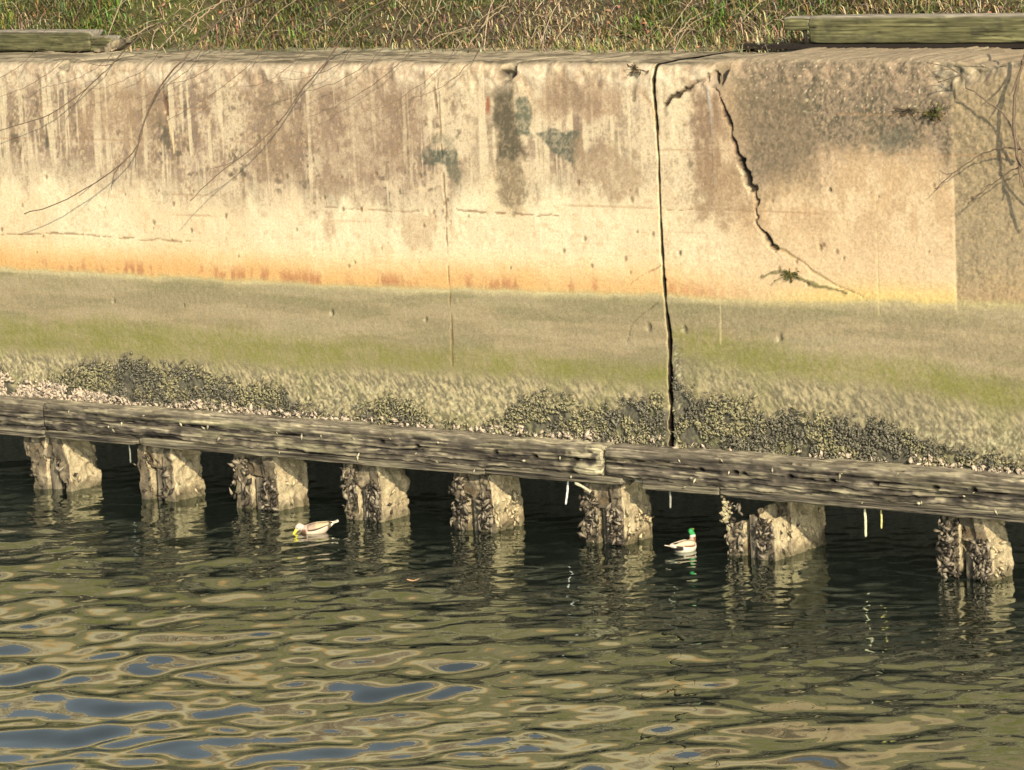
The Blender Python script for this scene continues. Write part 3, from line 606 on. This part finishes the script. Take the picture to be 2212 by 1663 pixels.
def joinVF(parts):
    V, F, o = [], [], 0
    for v, f in parts: V.append(v); F += [tuple(k+o for k in q) for q in f]; o += len(v)
    return np.concatenate(V), F
# hanging rods, each spike a thing
ROD = alb(236, 220, 166)
for (a, y0), (c_, y1), rad, lab, gcol in (((1228, 1058), (1222, 1090), .017, 'short white rod hanging loose left of the pile at the second beam joint', alb(250, 240, 210)),
        ((1447, 1062), (1448, 1098), .016, 'thin grey rod hanging under the beam above the green headed duck', alb(170, 162, 136)),
        ((1868, 1100), (1870, 1160), .020, 'longer of two pale rods hanging under the right beam', ROD),
        ((1903, 1102), (1904, 1142), .015, 'shorter yellowish rod hanging right of the longer rod', alb(226, 206, 120)),
        ((279, 965), (282, 1000), .014, 'faint grey rod hanging just left of the second pile', alb(150, 146, 122))):
    p0, p1 = on_y(a, y0, -.24), on_y(c_, y1, -.24); p0[2] = max(p0[2], .70)
    V, F = tube(spline([p0, p0*.5+p1*.5+np.array([.004, 0, 0]), p1], 12), np.array([.6]*3+[.75]*7+[.85, .4])*rad, 8, 3, .0015)
    o = mk('hanging_rod', V, F, M_TWIG, None, np.repeat(gcol[None], len(V), 0)); tag(o, lab, 'rod', 'rods hanging under the wales')
p0, p1 = on_y(1242, 1043, -.37), on_y(1276, 1063, -.30); V, F = tube(spline([p0, (p0+p1)/2+np.array([0, 0, .01]), p1], 8), .018, 7, 5, .002)
o = mk('driftwood_stick', V, F, M_TWIG, None, np.repeat(alb(206, 190, 148)[None], len(V), 0)); tag(o, 'pale slanting stick wedged under the beam at the second joint', 'stick')
q = on_y(1568, 1106, -.26); rr = np.random.default_rng(8)
P = q+rr.normal(0, 1, (46, 3))*np.array([.026, .02, .075]); c = np.repeat(alb(206, 184, 132)[None], 46, 0)*rr.uniform(.6, 1.2, (46, 1))
V, F, cc = shells(P, rr.uniform(.02, .034, 46), c, rr, 1.2, .8)
st_v, st_f = tube([q+np.array([0, 0, .05]), np.array([q[0], q[1], .72])], .008, 6)
V2, F2 = joinVF([(V, [tuple(f) for f in F]), (st_v, st_f)]); cc = np.concatenate([cc, np.repeat(alb(60, 56, 46)[None], len(st_v), 0)])
o = mk('oyster_clump', V2, F2, M_MUS, None, cc, smooth=False); tag(o, 'oyster clump dangling below the beam left of the broad broken pile', 'oysters')

# ------------------------------------------------------------------ timber kerbs on the coping
def col_rail(X, UY, UZ, pz, g, g2, g3):
    c = np.empty(X.shape+(3,)); c[:] = alb(108, 102, 64)
    c = mixa(c, alb(130, 122, 76), sm(.48, .64, g2)*.7); c = mixa(c, alb(104, 98, 66), sm(.44, .32, .5*g+.5*g2)*.7); c = mixa(c, alb(78, 74, 54), sm(.60, .70, g3)*.45)
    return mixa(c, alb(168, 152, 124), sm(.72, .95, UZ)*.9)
ry = 1.74; rx0 = on_y(1692, 60, ry)[0]; rxn = on_y(1748, 90, ry)[0]
rail = empty('timber_kerb', (0, 0, 0)); tag(rail, 'thick mossy timber kerb on the wall top at the right, raised over a black gap', 'timber kerb', 'timber kerbs on the wall top')
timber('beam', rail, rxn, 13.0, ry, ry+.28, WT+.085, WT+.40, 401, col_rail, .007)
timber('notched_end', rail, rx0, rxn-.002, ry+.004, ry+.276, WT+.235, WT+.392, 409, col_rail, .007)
V, F = tube([(rxn-.085, ry+.05, WT+.06), (rxn-.085, ry+.05, WT+.25)], .022, 8); mk('iron_pin', V, F, M_IRON_SHADE, rail)
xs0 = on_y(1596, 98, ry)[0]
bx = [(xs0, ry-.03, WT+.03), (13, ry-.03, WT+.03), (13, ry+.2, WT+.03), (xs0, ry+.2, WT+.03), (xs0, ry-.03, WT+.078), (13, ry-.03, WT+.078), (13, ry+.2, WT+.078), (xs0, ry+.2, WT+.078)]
mk('gap_shade_strip', bx, [(3, 2, 1, 0), (4, 5, 6, 7), (0, 1, 5, 4), (2, 3, 7, 6), (0, 4, 7, 3), (1, 2, 6, 5)], M_IRON_SHADE, rail, smooth=False)  # black strip added as painted shade under the kerb and past its end
ly = 1.86; lx1 = on_y(192, 90, ly)[0]
rail2 = empty('timber_kerb', (0, 0, 0)); tag(rail2, 'low mossy timber kerb on the wall top in the left corner, pale top edge', 'timber kerb', 'timber kerbs on the wall top')
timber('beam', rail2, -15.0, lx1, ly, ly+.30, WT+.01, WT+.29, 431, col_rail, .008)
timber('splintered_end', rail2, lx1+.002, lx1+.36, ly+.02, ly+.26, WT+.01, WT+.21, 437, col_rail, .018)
pq = [on_y(a, b_, ly-.05)[[0, 2]] for a, b_ in ((196, 112), (236, 92), (268, 82), (274, 92), (258, 106), (236, 114))]
o = prism('slate_slab', None, [tuple(p) for p in pq], ly-.05, ly+.06, 441, .006, M_PILE, 'dark', .015)
tag(o, 'dark broken slab leaning on the end of the left timber kerb', 'slab')

# ------------------------------------------------------------------ bank and grass
YBX, YBY = [-9, -8, -7.4, -1, 2, 3.3], [2.2, 2.2, 2.9, 2.45, 2.5, 2.05]
def bank_z(x, y):
    y0 = np.interp(x, YBX, YBY); t = np.maximum(y-y0, 0); s = .62*np.minimum(t, 6.0)+.06*np.maximum(t-6.0, 0)
    return WT-.02+s+.10*sm(0, 1, t)*(fbm(x*1.3, y*1.3, seed=601, oct=3)-.5)*2+np.where(y < y0, -.12, 0)
def build_bank():
    xs = axis_pts(-13, 11, .08, -400, 400); ys = axis_pts(1.9, 9.2, .08, 1.85, 500)
    X, Y = np.meshgrid(xs, ys); Z = bank_z(X, Y)
    C = np.empty(X.shape+(3,)); C[:] = (.075, .064, .038); C = mixa(C, (.06, .07, .022), sm(.45, .6, fbm(X*.8, Y*.8, seed=603)))
    o = mk('grass_bank', np.stack([X, Y, Z], -1).reshape(-1, 3), gridF(*X.shape), M_EARTH, None, C.reshape(-1, 3)); o['kind'] = 'structure'
build_bank()
def build_grass():
    r = np.random.default_rng(71); n = 110000
    x = r.uniform(-12.5, 10.5, n); y = np.interp(x, YBX, YBY)-.12-1.0*r.random(n)**7+4.2*r.random(n)**1.2
    clump = fbm(x*1.1, y*1.6, seed=611, oct=3); dead = fbm(x*.55, y*.9, seed=613, oct=3)+.16*sm(-1, 3, x)*r.random(n)
    k = (r.random(n) < .42+.9*sm(.42, .58, clump)) & ~((x > rx0-.1) & (y < ry+.34)) & ~((x < lx1+.4) & (y < ly+.5))
    # grass creeps forward over the coping where the bank is open
    x, y, clump, dead = x[k], y[k], clump[k], dead[k]; n = len(x); z = np.maximum(bank_z(x, y), WT-.02)
    L = r.uniform(.07, .30, n)*(.6+.9*clump); th = r.uniform(0, 6.283, n); lean = r.uniform(.2, 1.45, n); wd = r.uniform(.004, .010, n)
    d = np.stack([np.cos(th), np.sin(th), 0*th], -1)*np.sin(lean)[:, None]; d[:, 2] = np.cos(lean); d[:, 1] -= .15
    sd = np.stack([-np.sin(th), np.cos(th), 0*th], -1)
    base = np.stack([x, y, z-.01], -1); mid = base+d*(L*.55)[:, None]; dr = d.copy(); dr[:, 2] -= .75; tip = mid+dr*(L*.5)[:, None]
    V = np.stack([base-sd*wd[:, None], base+sd*wd[:, None], mid-sd*wd[:, None]*.8, mid+sd*wd[:, None]*.8, tip], 1)
    i = (np.arange(n)*5)[:, None]; F = np.concatenate([i+np.array([[0, 1, 3]]), i+np.array([[0, 3, 2]]), i+np.array([[2, 3, 4]])], 0)
    green = np.stack([r.uniform(.10, .24, n), r.uniform(.125, .25, n), r.uniform(.045, .10, n)], -1)
    straw = np.stack([r.uniform(.32, .52, n), r.uniform(.29, .45, n), r.uniform(.17, .28, n)], -1)
    brown = np.stack([r.uniform(.14, .28, n), r.uniform(.115, .22, n), r.uniform(.08, .14, n)], -1)
    t = r.random(n)*.55+dead+.22*sm(.50, .40, clump); c = np.where((t > 1.0)[:, None], straw, np.where((t > .84)[:, None], brown, green))
    bright = (fbm(x*.9, y*1.2, seed=617, oct=2) > .55); c[bright & (t < .9)] *= np.array([1.1, 1.35, .95])
    o = mk('bank_grass', V.reshape(-1, 3), F, M_GRASS, None, np.repeat(c, 5, 0), smooth=False); o['kind'] = 'stuff'
    o['label'] = 'green and straw coloured grass growing on the bank above the wall'
build_grass()
def build_brush():
    r = np.random.default_rng(77); parts = []; cols = []
    for k in range(1500):
        x = r.uniform(-12, 10); y = np.interp(x, YBX, YBY)+2.8*r.random()**1.3
        if (x > rx0-.1 and y < ry+.4): y = ry+.45
        if (x < lx1+.3 and y < 2.6): continue
        z = bank_z(np.array([x]), np.array([y]))[0]; L = r.uniform(.15, .6); a = r.uniform(0, 6.28); e = r.uniform(.05, .9)
        d = np.array([math.cos(a)*math.cos(e), math.sin(a)*math.cos(e)*.6-.15, math.sin(e)])
        p = [np.array([x, y, z]), np.array([x, y, z])+d*L*.5+r.normal(0, .03, 3), np.array([x, y, z])+d*L+np.array([0, 0, -L*.35])+r.normal(0, .04, 3)]
        rad = r.uniform(.002, .006); v, f = tube(spline(p, 7), np.linspace(rad, rad*.5, 7), 4); parts.append((v, f))
        c = (np.array([.42, .36, .26]) if r.random() < .55 else np.array([.20, .15, .10]))*r.uniform(.6, 1.3); cols.append(np.repeat(c[None], len(v), 0))
    for k in range(150):
        x = r.uniform(-11, 9.5); y = np.interp(x, YBX, YBY)+r.uniform(-1.2, 2.2)
        if (x > rx0-.3 and y < ry+.6) or (x > 1.6 and y < 2.3) or (x < lx1+.5 and y < 2.4): continue
        z = max(bank_z(np.array([x]), np.array([y]))[0], WT)+.02; L = r.uniform(.5, 1.5); d = np.array([r.normal(.2, .35), r.uniform(.3, .9), r.uniform(.3, .8)]); d /= np.linalg.norm(d); p0 = np.array([x, y, z])
        s_ = spline([p0, p0+d*L*.5+np.array([0, -.05, .06*L]), p0+d*L+np.array([0, 0, -.05])], 9); rad = r.uniform(.004, .009)
        v, f = tube(s_, np.linspace(rad, rad*.5, 9), 5); parts.append((v, f)); cols.append(np.repeat((np.array([.36, .30, .21])*r.uniform(.4, 1.2))[None], len(v), 0))
    V, F = joinVF(parts); o = mk('dead_brush', V, F, M_TWIG, None, np.concatenate(cols)); o['kind'] = 'stuff'; o['label'] = 'tangle of dry brown stems lying over the grass bank'
    # fallen leaves
    n = 2200; x = r.uniform(-12, 10, n); y = np.interp(x, YBX, YBY)-.9*r.random(n)**2.5+2.4*r.random(n)**2; k = ~((x > rx0-.1) & (y < ry+.36)) & ~((x < lx1+.4) & (y < 2.3)); x, y = x[k], y[k]; n = len(x)
    z = np.where(y > np.interp(x, YBX, YBY), bank_z(x, y)+.05*r.random(n)+.02, WT+.012); s = r.uniform(.012, .038, n)
    A = r.normal(size=(n, 3)); A[:, 2] *= .5; A /= np.linalg.norm(A, axis=1)[:, None]; B = np.cross(A, r.normal(size=(n, 3))); B /= np.linalg.norm(B, axis=1)[:, None]
    P = np.stack([x, y, z], -1); V = np.stack([P-A*s[:, None], P-B*s[:, None]*.5, P+A*s[:, None], P+B*s[:, None]*.5], 1).reshape(-1, 3)
    c = np.stack([r.uniform(.22, .46, n), r.uniform(.16, .30, n), r.uniform(.09, .18, n)], -1)
    o = mk('fallen_leaves', V, (np.arange(n)*4)[:, None]+np.arange(4)[None], M_GRASS, None, np.repeat(c, 4, 0), smooth=False); o['kind'] = 'stuff'; o['label'] = 'dry brown leaves scattered on the bank and the wall top'
build_brush()

# ------------------------------------------------------------------ twigs overhanging the wall
def twig(name, pts, r0, r1, seed, c, side=3, n=26):
    r = np.random.default_rng(seed); s = spline(pts, n); s[2:] += r.normal(0, .006, (n-2, 3)); parts = [tube(s, np.linspace(r0, r1, n), 6)]
    for k in range(side):
        i = int(r.uniform(.25, .85)*n); d = s[min(i+2, n-1)]-s[i-2]; d = d/np.linalg.norm(d); o_ = r.normal(0, .5, 3); L = r.uniform(.15, .45)
        p = [s[i], s[i]+(d+o_*.5)*L*.5, s[i]+(d+o_)*L+np.array([0, 0, -.05])]; parts.append(tube(spline(p, 8), np.linspace(r1*1.2, r1*.5, 8), 5))
    V, F = joinVF(parts); return mk(name, V, F, M_TWIG, None, np.repeat(np.asarray(c)[None], len(V), 0))
def caster(shadow, t0, t1, root_off):
    """twig in the air whose shadow falls along these points of the wall"""
    q = [on_y(a, b_, 0) for a, b_ in shadow]; n = len(q)
    P = [p+TOSUN*(t0+(t1-t0)*(k/(n-1))) for k, p in enumerate(q)]
    top = P[0]; return [top+np.array(root_off), top+np.array(root_off)*.45+np.array([0, 0, .12])]+P
DKT = (.13, .10, .075)
o = twig('bare_twig', caster([(702, 140), (640, 222), (580, 308), (520, 370), (440, 440), (385, 500)], .12, 1.1, (-1.2, 2.6, .5)), .011, .005, 1, DKT, 2)
tag(o, 'longest bare twig arching from the bank over the stained wall, right of the forked twig', 'twig', 'twigs overhanging the wall')
o = twig('bare_twig', caster([(408, 120), (350, 190), (305, 280), (285, 350), (205, 425), (110, 480), (40, 508)], .10, .8, (-1.1, 2.6, .5)), .013, .006, 2, DKT, 3)
tag(o, 'thick forked bare twig drooping from the bank over the pale left wall', 'twig', 'twigs overhanging the wall')
o = twig('bare_twig', caster([(235, 150), (190, 200), (110, 265), (30, 300), (-60, 330)], .10, .6, (-1.0, 2.4, .45)), .010, .005, 3, DKT, 3)
tag(o, 'bare twig reaching over the wall edge beside the left timber kerb', 'twig', 'twigs overhanging the wall')
r = np.random.default_rng(91)
for k in range(7):
    a = 560+75*k+r.uniform(-30, 30); L = r.uniform(90, 260); sl = r.uniform(.45, .9)
    o = twig('bare_twig', caster([(a, 140), (a-L*.4, 140+L*.4*sl+8), (a-L*.75, 140+L*.75*sl), (a-L, 140+L*sl-12)], r.uniform(.1, .3), r.uniform(.4, .9), (r.uniform(-1.7, -.9), r.uniform(2.3, 2.9), r.uniform(.3, .6))), r.uniform(.004, .006), .002, 100+k, DKT, 2)
    tag(o, 'thin bare twig over the stained wall between the longest twig and the notch', 'twig', 'twigs overhanging the wall')
for k in range(6):
    a = 40+90*k+r.uniform(-35, 35); L = r.uniform(70, 180); sl = r.uniform(.5, .95)
    o = twig('bare_twig', caster([(a, 145), (a-L*.4, 145+L*.4*sl+8), (a-L*.75, 145+L*.75*sl), (a-L, 145+L*sl-10)], r.uniform(.1, .3), r.uniform(.5, 1.0), (r.uniform(-1.6, -.8), r.uniform(2.2, 2.8), r.uniform(.3, .6))), r.uniform(.004, .006), .002, 170+k, DKT, 2)
    tag(o, 'very thin bare twig over the left quarter of the stained wall top', 'twig', 'twigs overhanging the wall')
for k, (a, b_, c_, d_, lab) in enumerate(((1190, 150, 1300, 5, 'pale slanting stem standing against the bank above the broken notch'), (430, 40, 560, -20, 'grey stem slanting across the grass above the forked twig'), (240, 110, 420, 30, 'pale bramble stem lying across the end of the left kerb'), (1010, 110, 1120, 0, 'straight dry stem leaning on the bank left of the broken notch'), (1440, 120, 1560, 10, 'dry stem slanting from the coping beside the open joint'))):
    p0 = on_y(a, b_, 1.7 if a < 300 else 2.2); p1 = on_y(c_, d_, 3.6); p0[2] = max(p0[2], WT+.02)
    o = twig('dry_stem', [p0, p0*.5+p1*.5+np.array([0, -.05, .08]), p1], .012, .006, 130+k, (.30, .25, .17), 2); tag(o, lab, 'stem')
# bare bush hanging at the right edge
root = empty('bare_bush', (0, 0, 0)); tag(root, 'leafless dark bush hanging over the wall at the right edge', 'bush')
def stem(pts, y, r0, r1, seed, side=3):
    P = [on_y(a, b_, y) for a, b_ in pts]; o = twig('branch', P, r0, r1, seed, DKT, side); o.parent = root
stem([(2250, -20), (2232, 60), (2205, 150), (2190, 240), (2198, 330), (2212, 400), (2235, 470)], -.25, .020, .012, 151, 4)
stem([(2212, 330), (2190, 290), (2175, 255), (2130, 215), (2090, 190), (2080, 165), (2030, 175)], -.18, .013, .005, 152, 2)
stem([(2215, 325), (2170, 318), (2130, 330), (2070, 365), (2020, 410)], -.16, .010, .004, 153, 2)
stem([(2260, 330), (2200, 360), (2140, 400), (2090, 440)], -.2, .009, .004, 154, 2)
stem([(2260, 60), (2212, 30), (2150, 34), (2110, 60), (2085, 110)], 2.6, .014, .005, 155, 4)
stem([(2250, 10), (2190, 70), (2140, 95), (2100, 120)], 2.5, .012, .005, 156, 4)
# small weeds rooted in the wall
def weed(name, q, y, n, L, seed, label, cols, spread=1.):
    r = np.random.default_rng(seed); c0 = on_y(*q, y); V, F, C = [], [], []
    for k in range(n):
        d = r.normal(size=3)*np.array([1, .5, .8])*spread; d[1] = -abs(d[1])-.2; d /= np.linalg.norm(d); p = c0+d*L*r.uniform(.3, 1)+np.array([r.normal(0, L*.6*spread), 0, r.normal(0, L*.25)])
        s = L*r.uniform(.15, .35); a = r.normal(size=3); a /= np.linalg.norm(a); b_ = np.cross(a, d); b_ /= np.linalg.norm(b_)
        o_ = len(V); V += [p-a*s, p-b_*s*.45+d*s*.2, p+a*s, p+b_*s*.45+d*s*.2]; F += [(o_, o_+1, o_+2, o_+3)]
        if True:
            v, f = tube(spline([c0, (c0+p)/2+np.array([0, 0, .01]), p], 5), .004, 4); b0 = len(V); V += list(v); F += [tuple(i+b0 for i in q_) for q_ in f]
        cc = np.array(cols[k % len(cols)])*r.uniform(.7, 1.3); C += [cc]*(len(V)-len(C))
    o = mk(name, V, F, M_GRASS, None, np.array(C), smooth=False); tag(o, label, 'weed', 'weeds rooted in the wall'); return o
GR = [(.06, .075, .02), (.10, .10, .03), (.14, .10, .05), (.03, .03, .015)]
weed('wall_weed', (2020, 245), .0, 34, .12, 1, 'small brown and green weed on the wall below the right kerb', GR)
weed('wall_weed', (1960, 240), .0, 22, .09, 2, 'dry dark weed tuft left of the small green weed', [(.05, .045, .03), (.09, .07, .045)])
weed('wall_weed', (1705, 596), .0, 40, .07, 3, 'green weed in the slanting crack under the jagged crack', [(.06, .07, .02), (.09, .09, .025), (.13, .11, .05)], 1.6)
weed('wall_weed', (1372, 150), .0, 20, .10, 4, 'dark dry weed tuft hanging from the wall top left of the open joint', [(.09, .07, .045), (.06, .05, .03)], .7)

# ------------------------------------------------------------------ ducks
def loft(rings, nu=20):
    """rings: (s, z centre, half width, half height)"""
    t = np.linspace(0, 2*math.pi, nu, endpoint=False); V = []
    for s, zc, hw, hh in rings: V += [(s, hw*math.cos(a), zc+hh*math.sin(a)) for a in t]
    n = len(rings); F = [(i*nu+k, i*nu+(k+1) % nu, (i+1)*nu+(k+1) % nu, (i+1)*nu+k) for i in range(n-1) for k in range(nu)]
    return np.array(V), F+[tuple(range(nu))[::-1], tuple((n-1)*nu+k for k in range(nu))]
BODY = [(-.235, .135, .010, .006), (-.215, .132, .032, .016), (-.17, .115, .060, .040), (-.10, .085, .088, .068), (-.02, .065, .100, .085), (.06, .060, .100, .085), (.12, .062, .086, .078), (.165, .070, .056, .056), (.185, .075, .020, .022)]
def ball(c, r_, n=12):
    V, F = loft([(r_[0]*math.sin(a), 0, max(r_[1]*math.cos(a), 1e-4), max(r_[2]*math.cos(a), 1e-4)) for a in np.linspace(-1.5, 1.5, n)], 14); return V+np.array(c), F
def duck(name, label, loc, heading, neck, head, hdir, colf, wing_c, scale=1., tilt=0., bill_mat=None):
    root = empty(name, tuple(loc)); tag(root, label, 'duck', 'ducks on the water')
    hd = np.array(hdir, float); hd /= np.linalg.norm(hd); sdv = np.cross(hd, [0, 0, 1]); sdv /= np.linalg.norm(sdv)+1e-9; upv = np.cross(sdv, hd)
    Rh = np.stack([hd, -sdv, upv], 1)
    parts = [loft(BODY)]
    parts.append(tube(spline(neck, 10), np.linspace(.046, .032, 10), 14))
    hv, hf = ball((0, 0, 0), (.050, .034, .037)); parts.append((hv@Rh.T+np.array(head), hf))
    cv, cf = ball((0, 0, 0), (.030, .024, .024)); parts.append(((cv+np.array([.022, 0, -.010]))@Rh.T+np.array(head), cf))
    V, F = joinVF(parts); P, N, fs = remesh(V, F, .0075)
    for _ in range(2): pass
    P = P+N*(.0016*(fbm(P[:, 0]*60, P[:, 1]*90, P[:, 2]*90, seed=3)-.5))[:, None]
    C = colf(P, np.array(head)); body = mk('body', P*scale, fs, M_FEATH, root, C)
    # bill
    bl = [(.036, -.002, .020, .017), (.058, -.006, .018, .013), (.084, -.010, .018, .009), (.106, -.012, .016, .006), (.116, -.013, .006, .003)]
    bl = [(.036+(q[0]-.036)*1.45, q[1], q[2]*1.1, q[3]*1.25) for q in bl]; bv, bf = loft(bl, 12); mk('bill', ((bv)@Rh.T+np.array(head))*scale, bf, bill_mat or M_BILL, root)
    for s in (-1, 1):
        ev, ef = ball((.022, s*.030, .008), (.006, .005, .006), 6); mk('eye', (ev@Rh.T+np.array(head))*scale, ef, M_EYE, root)
        # folded wing: a shallow shell hugging the back, tip towards the tail
        nu, nv = 18, 7; U = np.linspace(0, 1, nu); W_ = np.linspace(-1, 1, nv); wv = []; wc = []
        for u in U:
            xx = .10-.30*u; half = .050*math.sin(math.pi*min(.12+u*.88, 1)*.98)**.6*(1-.72*u)
            zc = .105+.038*u; hwid = np.interp(xx, [q[0] for q in BODY], [q[2] for q in BODY])
            for v in W_:
                zz = zc+half*v; bz = np.interp(xx, [q[0] for q in BODY], [q[1] for q in BODY]); bh = np.interp(xx, [q[0] for q in BODY], [q[3] for q in BODY])
                cw = hwid*math.sqrt(max(1-((zz-bz)/bh)**2, .02)) if bh > .01 else .01
                cw = max(cw, .018); wv.append((xx, s*(cw+.006*(1-abs(v)**2)+.004), zz)); wc.append(wing_c(u, v))
        wf = [tuple(f) for f in gridF(nu, nv)]
        if s > 0: wf = [f[::-1] for f in wf]
        wo = mk('wing', np.array(wv)*scale, wf, M_FEATH, root, np.array(wc)); m = wo.modifiers.new('thick', 'SOLIDIFY'); m.thickness = .006*scale; m.offset = 0
    # tail fan
    tv = []; tf = []
    for k in range(7):
        a = (k-3)*.16; b0 = len(tv); p = np.array([-.19, .010*(k-3), .128]); d = np.array([-math.cos(a), math.sin(a), .22]); sd_ = np.array([math.sin(a), math.cos(a), 0])
        for q_, w_ in ((0, .010), (.5, .012), (1, .003)):
            c_ = p+d*q_*.085; tv += [c_-sd_*w_+[0, 0, .004], c_+sd_*w_+[0, 0, .004], c_+sd_*w_-[0, 0, .003], c_-sd_*w_-[0, 0, .003]]
        for i in range(2): tf += [(b0+i*4+j_, b0+i*4+(j_+1) % 4, b0+(i+1)*4+(j_+1) % 4, b0+(i+1)*4+j_) for j_ in range(4)]
    mk('tail', np.array(tv)*scale, tf, M_FEATH, root, np.repeat(np.array([[.68, .64, .56]]), len(tv), 0), smooth=False)
    root.rotation_euler = (0, tilt, heading); return root
def col_left(P, hd):
    x, y, z = P.T; c = np.empty((len(P), 3)); c[:] = (.50, .40, .33)
    f = fbm(x*50, y*60, z*60, seed=5, oct=2)[:, None]; c = c*(.88+.24*f)
    c = mixa(c, (.54, .48, .33), sm(.10, .14, z)*sm(.10, 0, x)); c = mixa(c, (.11, .06, .04), sm(.10, .135, x)*sm(.11, .08, z+.0*x)); c = mixa(c, (.75, .70, .56), sm(-.15, -.19, x))
    c = mixa(c, (.06, .05, .04), sm(-.13, -.15, x)*sm(-.19, -.175, x)*.9)
    dh = np.linalg.norm(P-hd, axis=1); return mixa(c, (.52, .45, .40), sm(.075, .06, dh))
def wing_left(u, v):
    return (.05, .04, .03) if (v < -.55 or u > .86) else (.48, .42, .28) if u > .3 else (.36, .28, .22)
def col_right(P, hd):
    x, y, z = P.T; c = np.empty((len(P), 3)); c[:] = (.66, .62, .53)
    c = mixa(c, (.42, .32, .24), sm(.105, .13, z)*sm(-.10, -.02, x)); c = mixa(c, (.16, .09, .05), sm(.12, .15, x)); c = mixa(c, (.015, .015, .015), sm(-.085, -.11, x)*sm(-.212, -.20, x)*sm(.052, .066, z))
    c = mixa(c, (.75, .72, .65), sm(-.17, -.2, x)*sm(.10, .12, z)); dh = np.linalg.norm(P-hd, axis=1)
    c = mixa(c, (.70, .68, .60), sm(.165, .175, z)*(x > .06)); return mixa(c, (.04, .30, .10), sm(.186, .196, z)*(x > .06))
def wing_right(u, v):
    return (.20, .10, .06) if (v < -.5 and u < .6) else (.66, .60, .46) if v > -.2 else (.48, .38, .28)
RT = np.array([.793, .607]); FW = np.array([-.607, .782])
p = on_z(684, 1150, 0); hv = -RT*1.0+FW*(-.05)
duck('diving_duck', 'pale pinkish duck with yellow bill tilted down, left of the fourth pile', (p[0], p[1], -.035), math.atan2(hv[1], hv[0]),
     [(.10, 0, .07), (.150, 0, .10), (.180, .0, .125), (.200, -.0, .128)], (.205, .0, .125), (.70, .14, -.66), col_left, wing_left, 1.0, math.radians(3))
p = on_z(1479, 1190, 0); hv = RT*.64+FW*.60
duck('swimming_duck', 'white flanked drake with glossy green head swimming between the sixth and seventh piles', (p[0], p[1], -.02), math.atan2(hv[1], hv[0]),
     [(.12, 0, .08), (.155, 0, .13), (.160, 0, .18), (.150, .0, .215)], (.150, .012, .235), (.80, .55, .05), col_right, wing_right, .93, math.radians(-4))
# floating leaf
p = on_z(893, 1256, .0); a = np.linspace(0, 6.283, 13)[:-1]
V = [(p[0]+.075*math.cos(t)*.793-.02*math.sin(t)*.6, p[1]+.075*math.cos(t)*.607+.025*math.sin(t), .022+.012*math.cos(2*t)) for t in a]+[(p[0], p[1], .014)]
o = mk('floating_leaf', V, [(i, (i+1) % 12, 12) for i in range(12)], M_GRASS, None, np.repeat(np.array([[.62, .38, .20]]), 13, 0)); tag(o, 'small orange leaf floating on the water below the fifth pile', 'leaf')
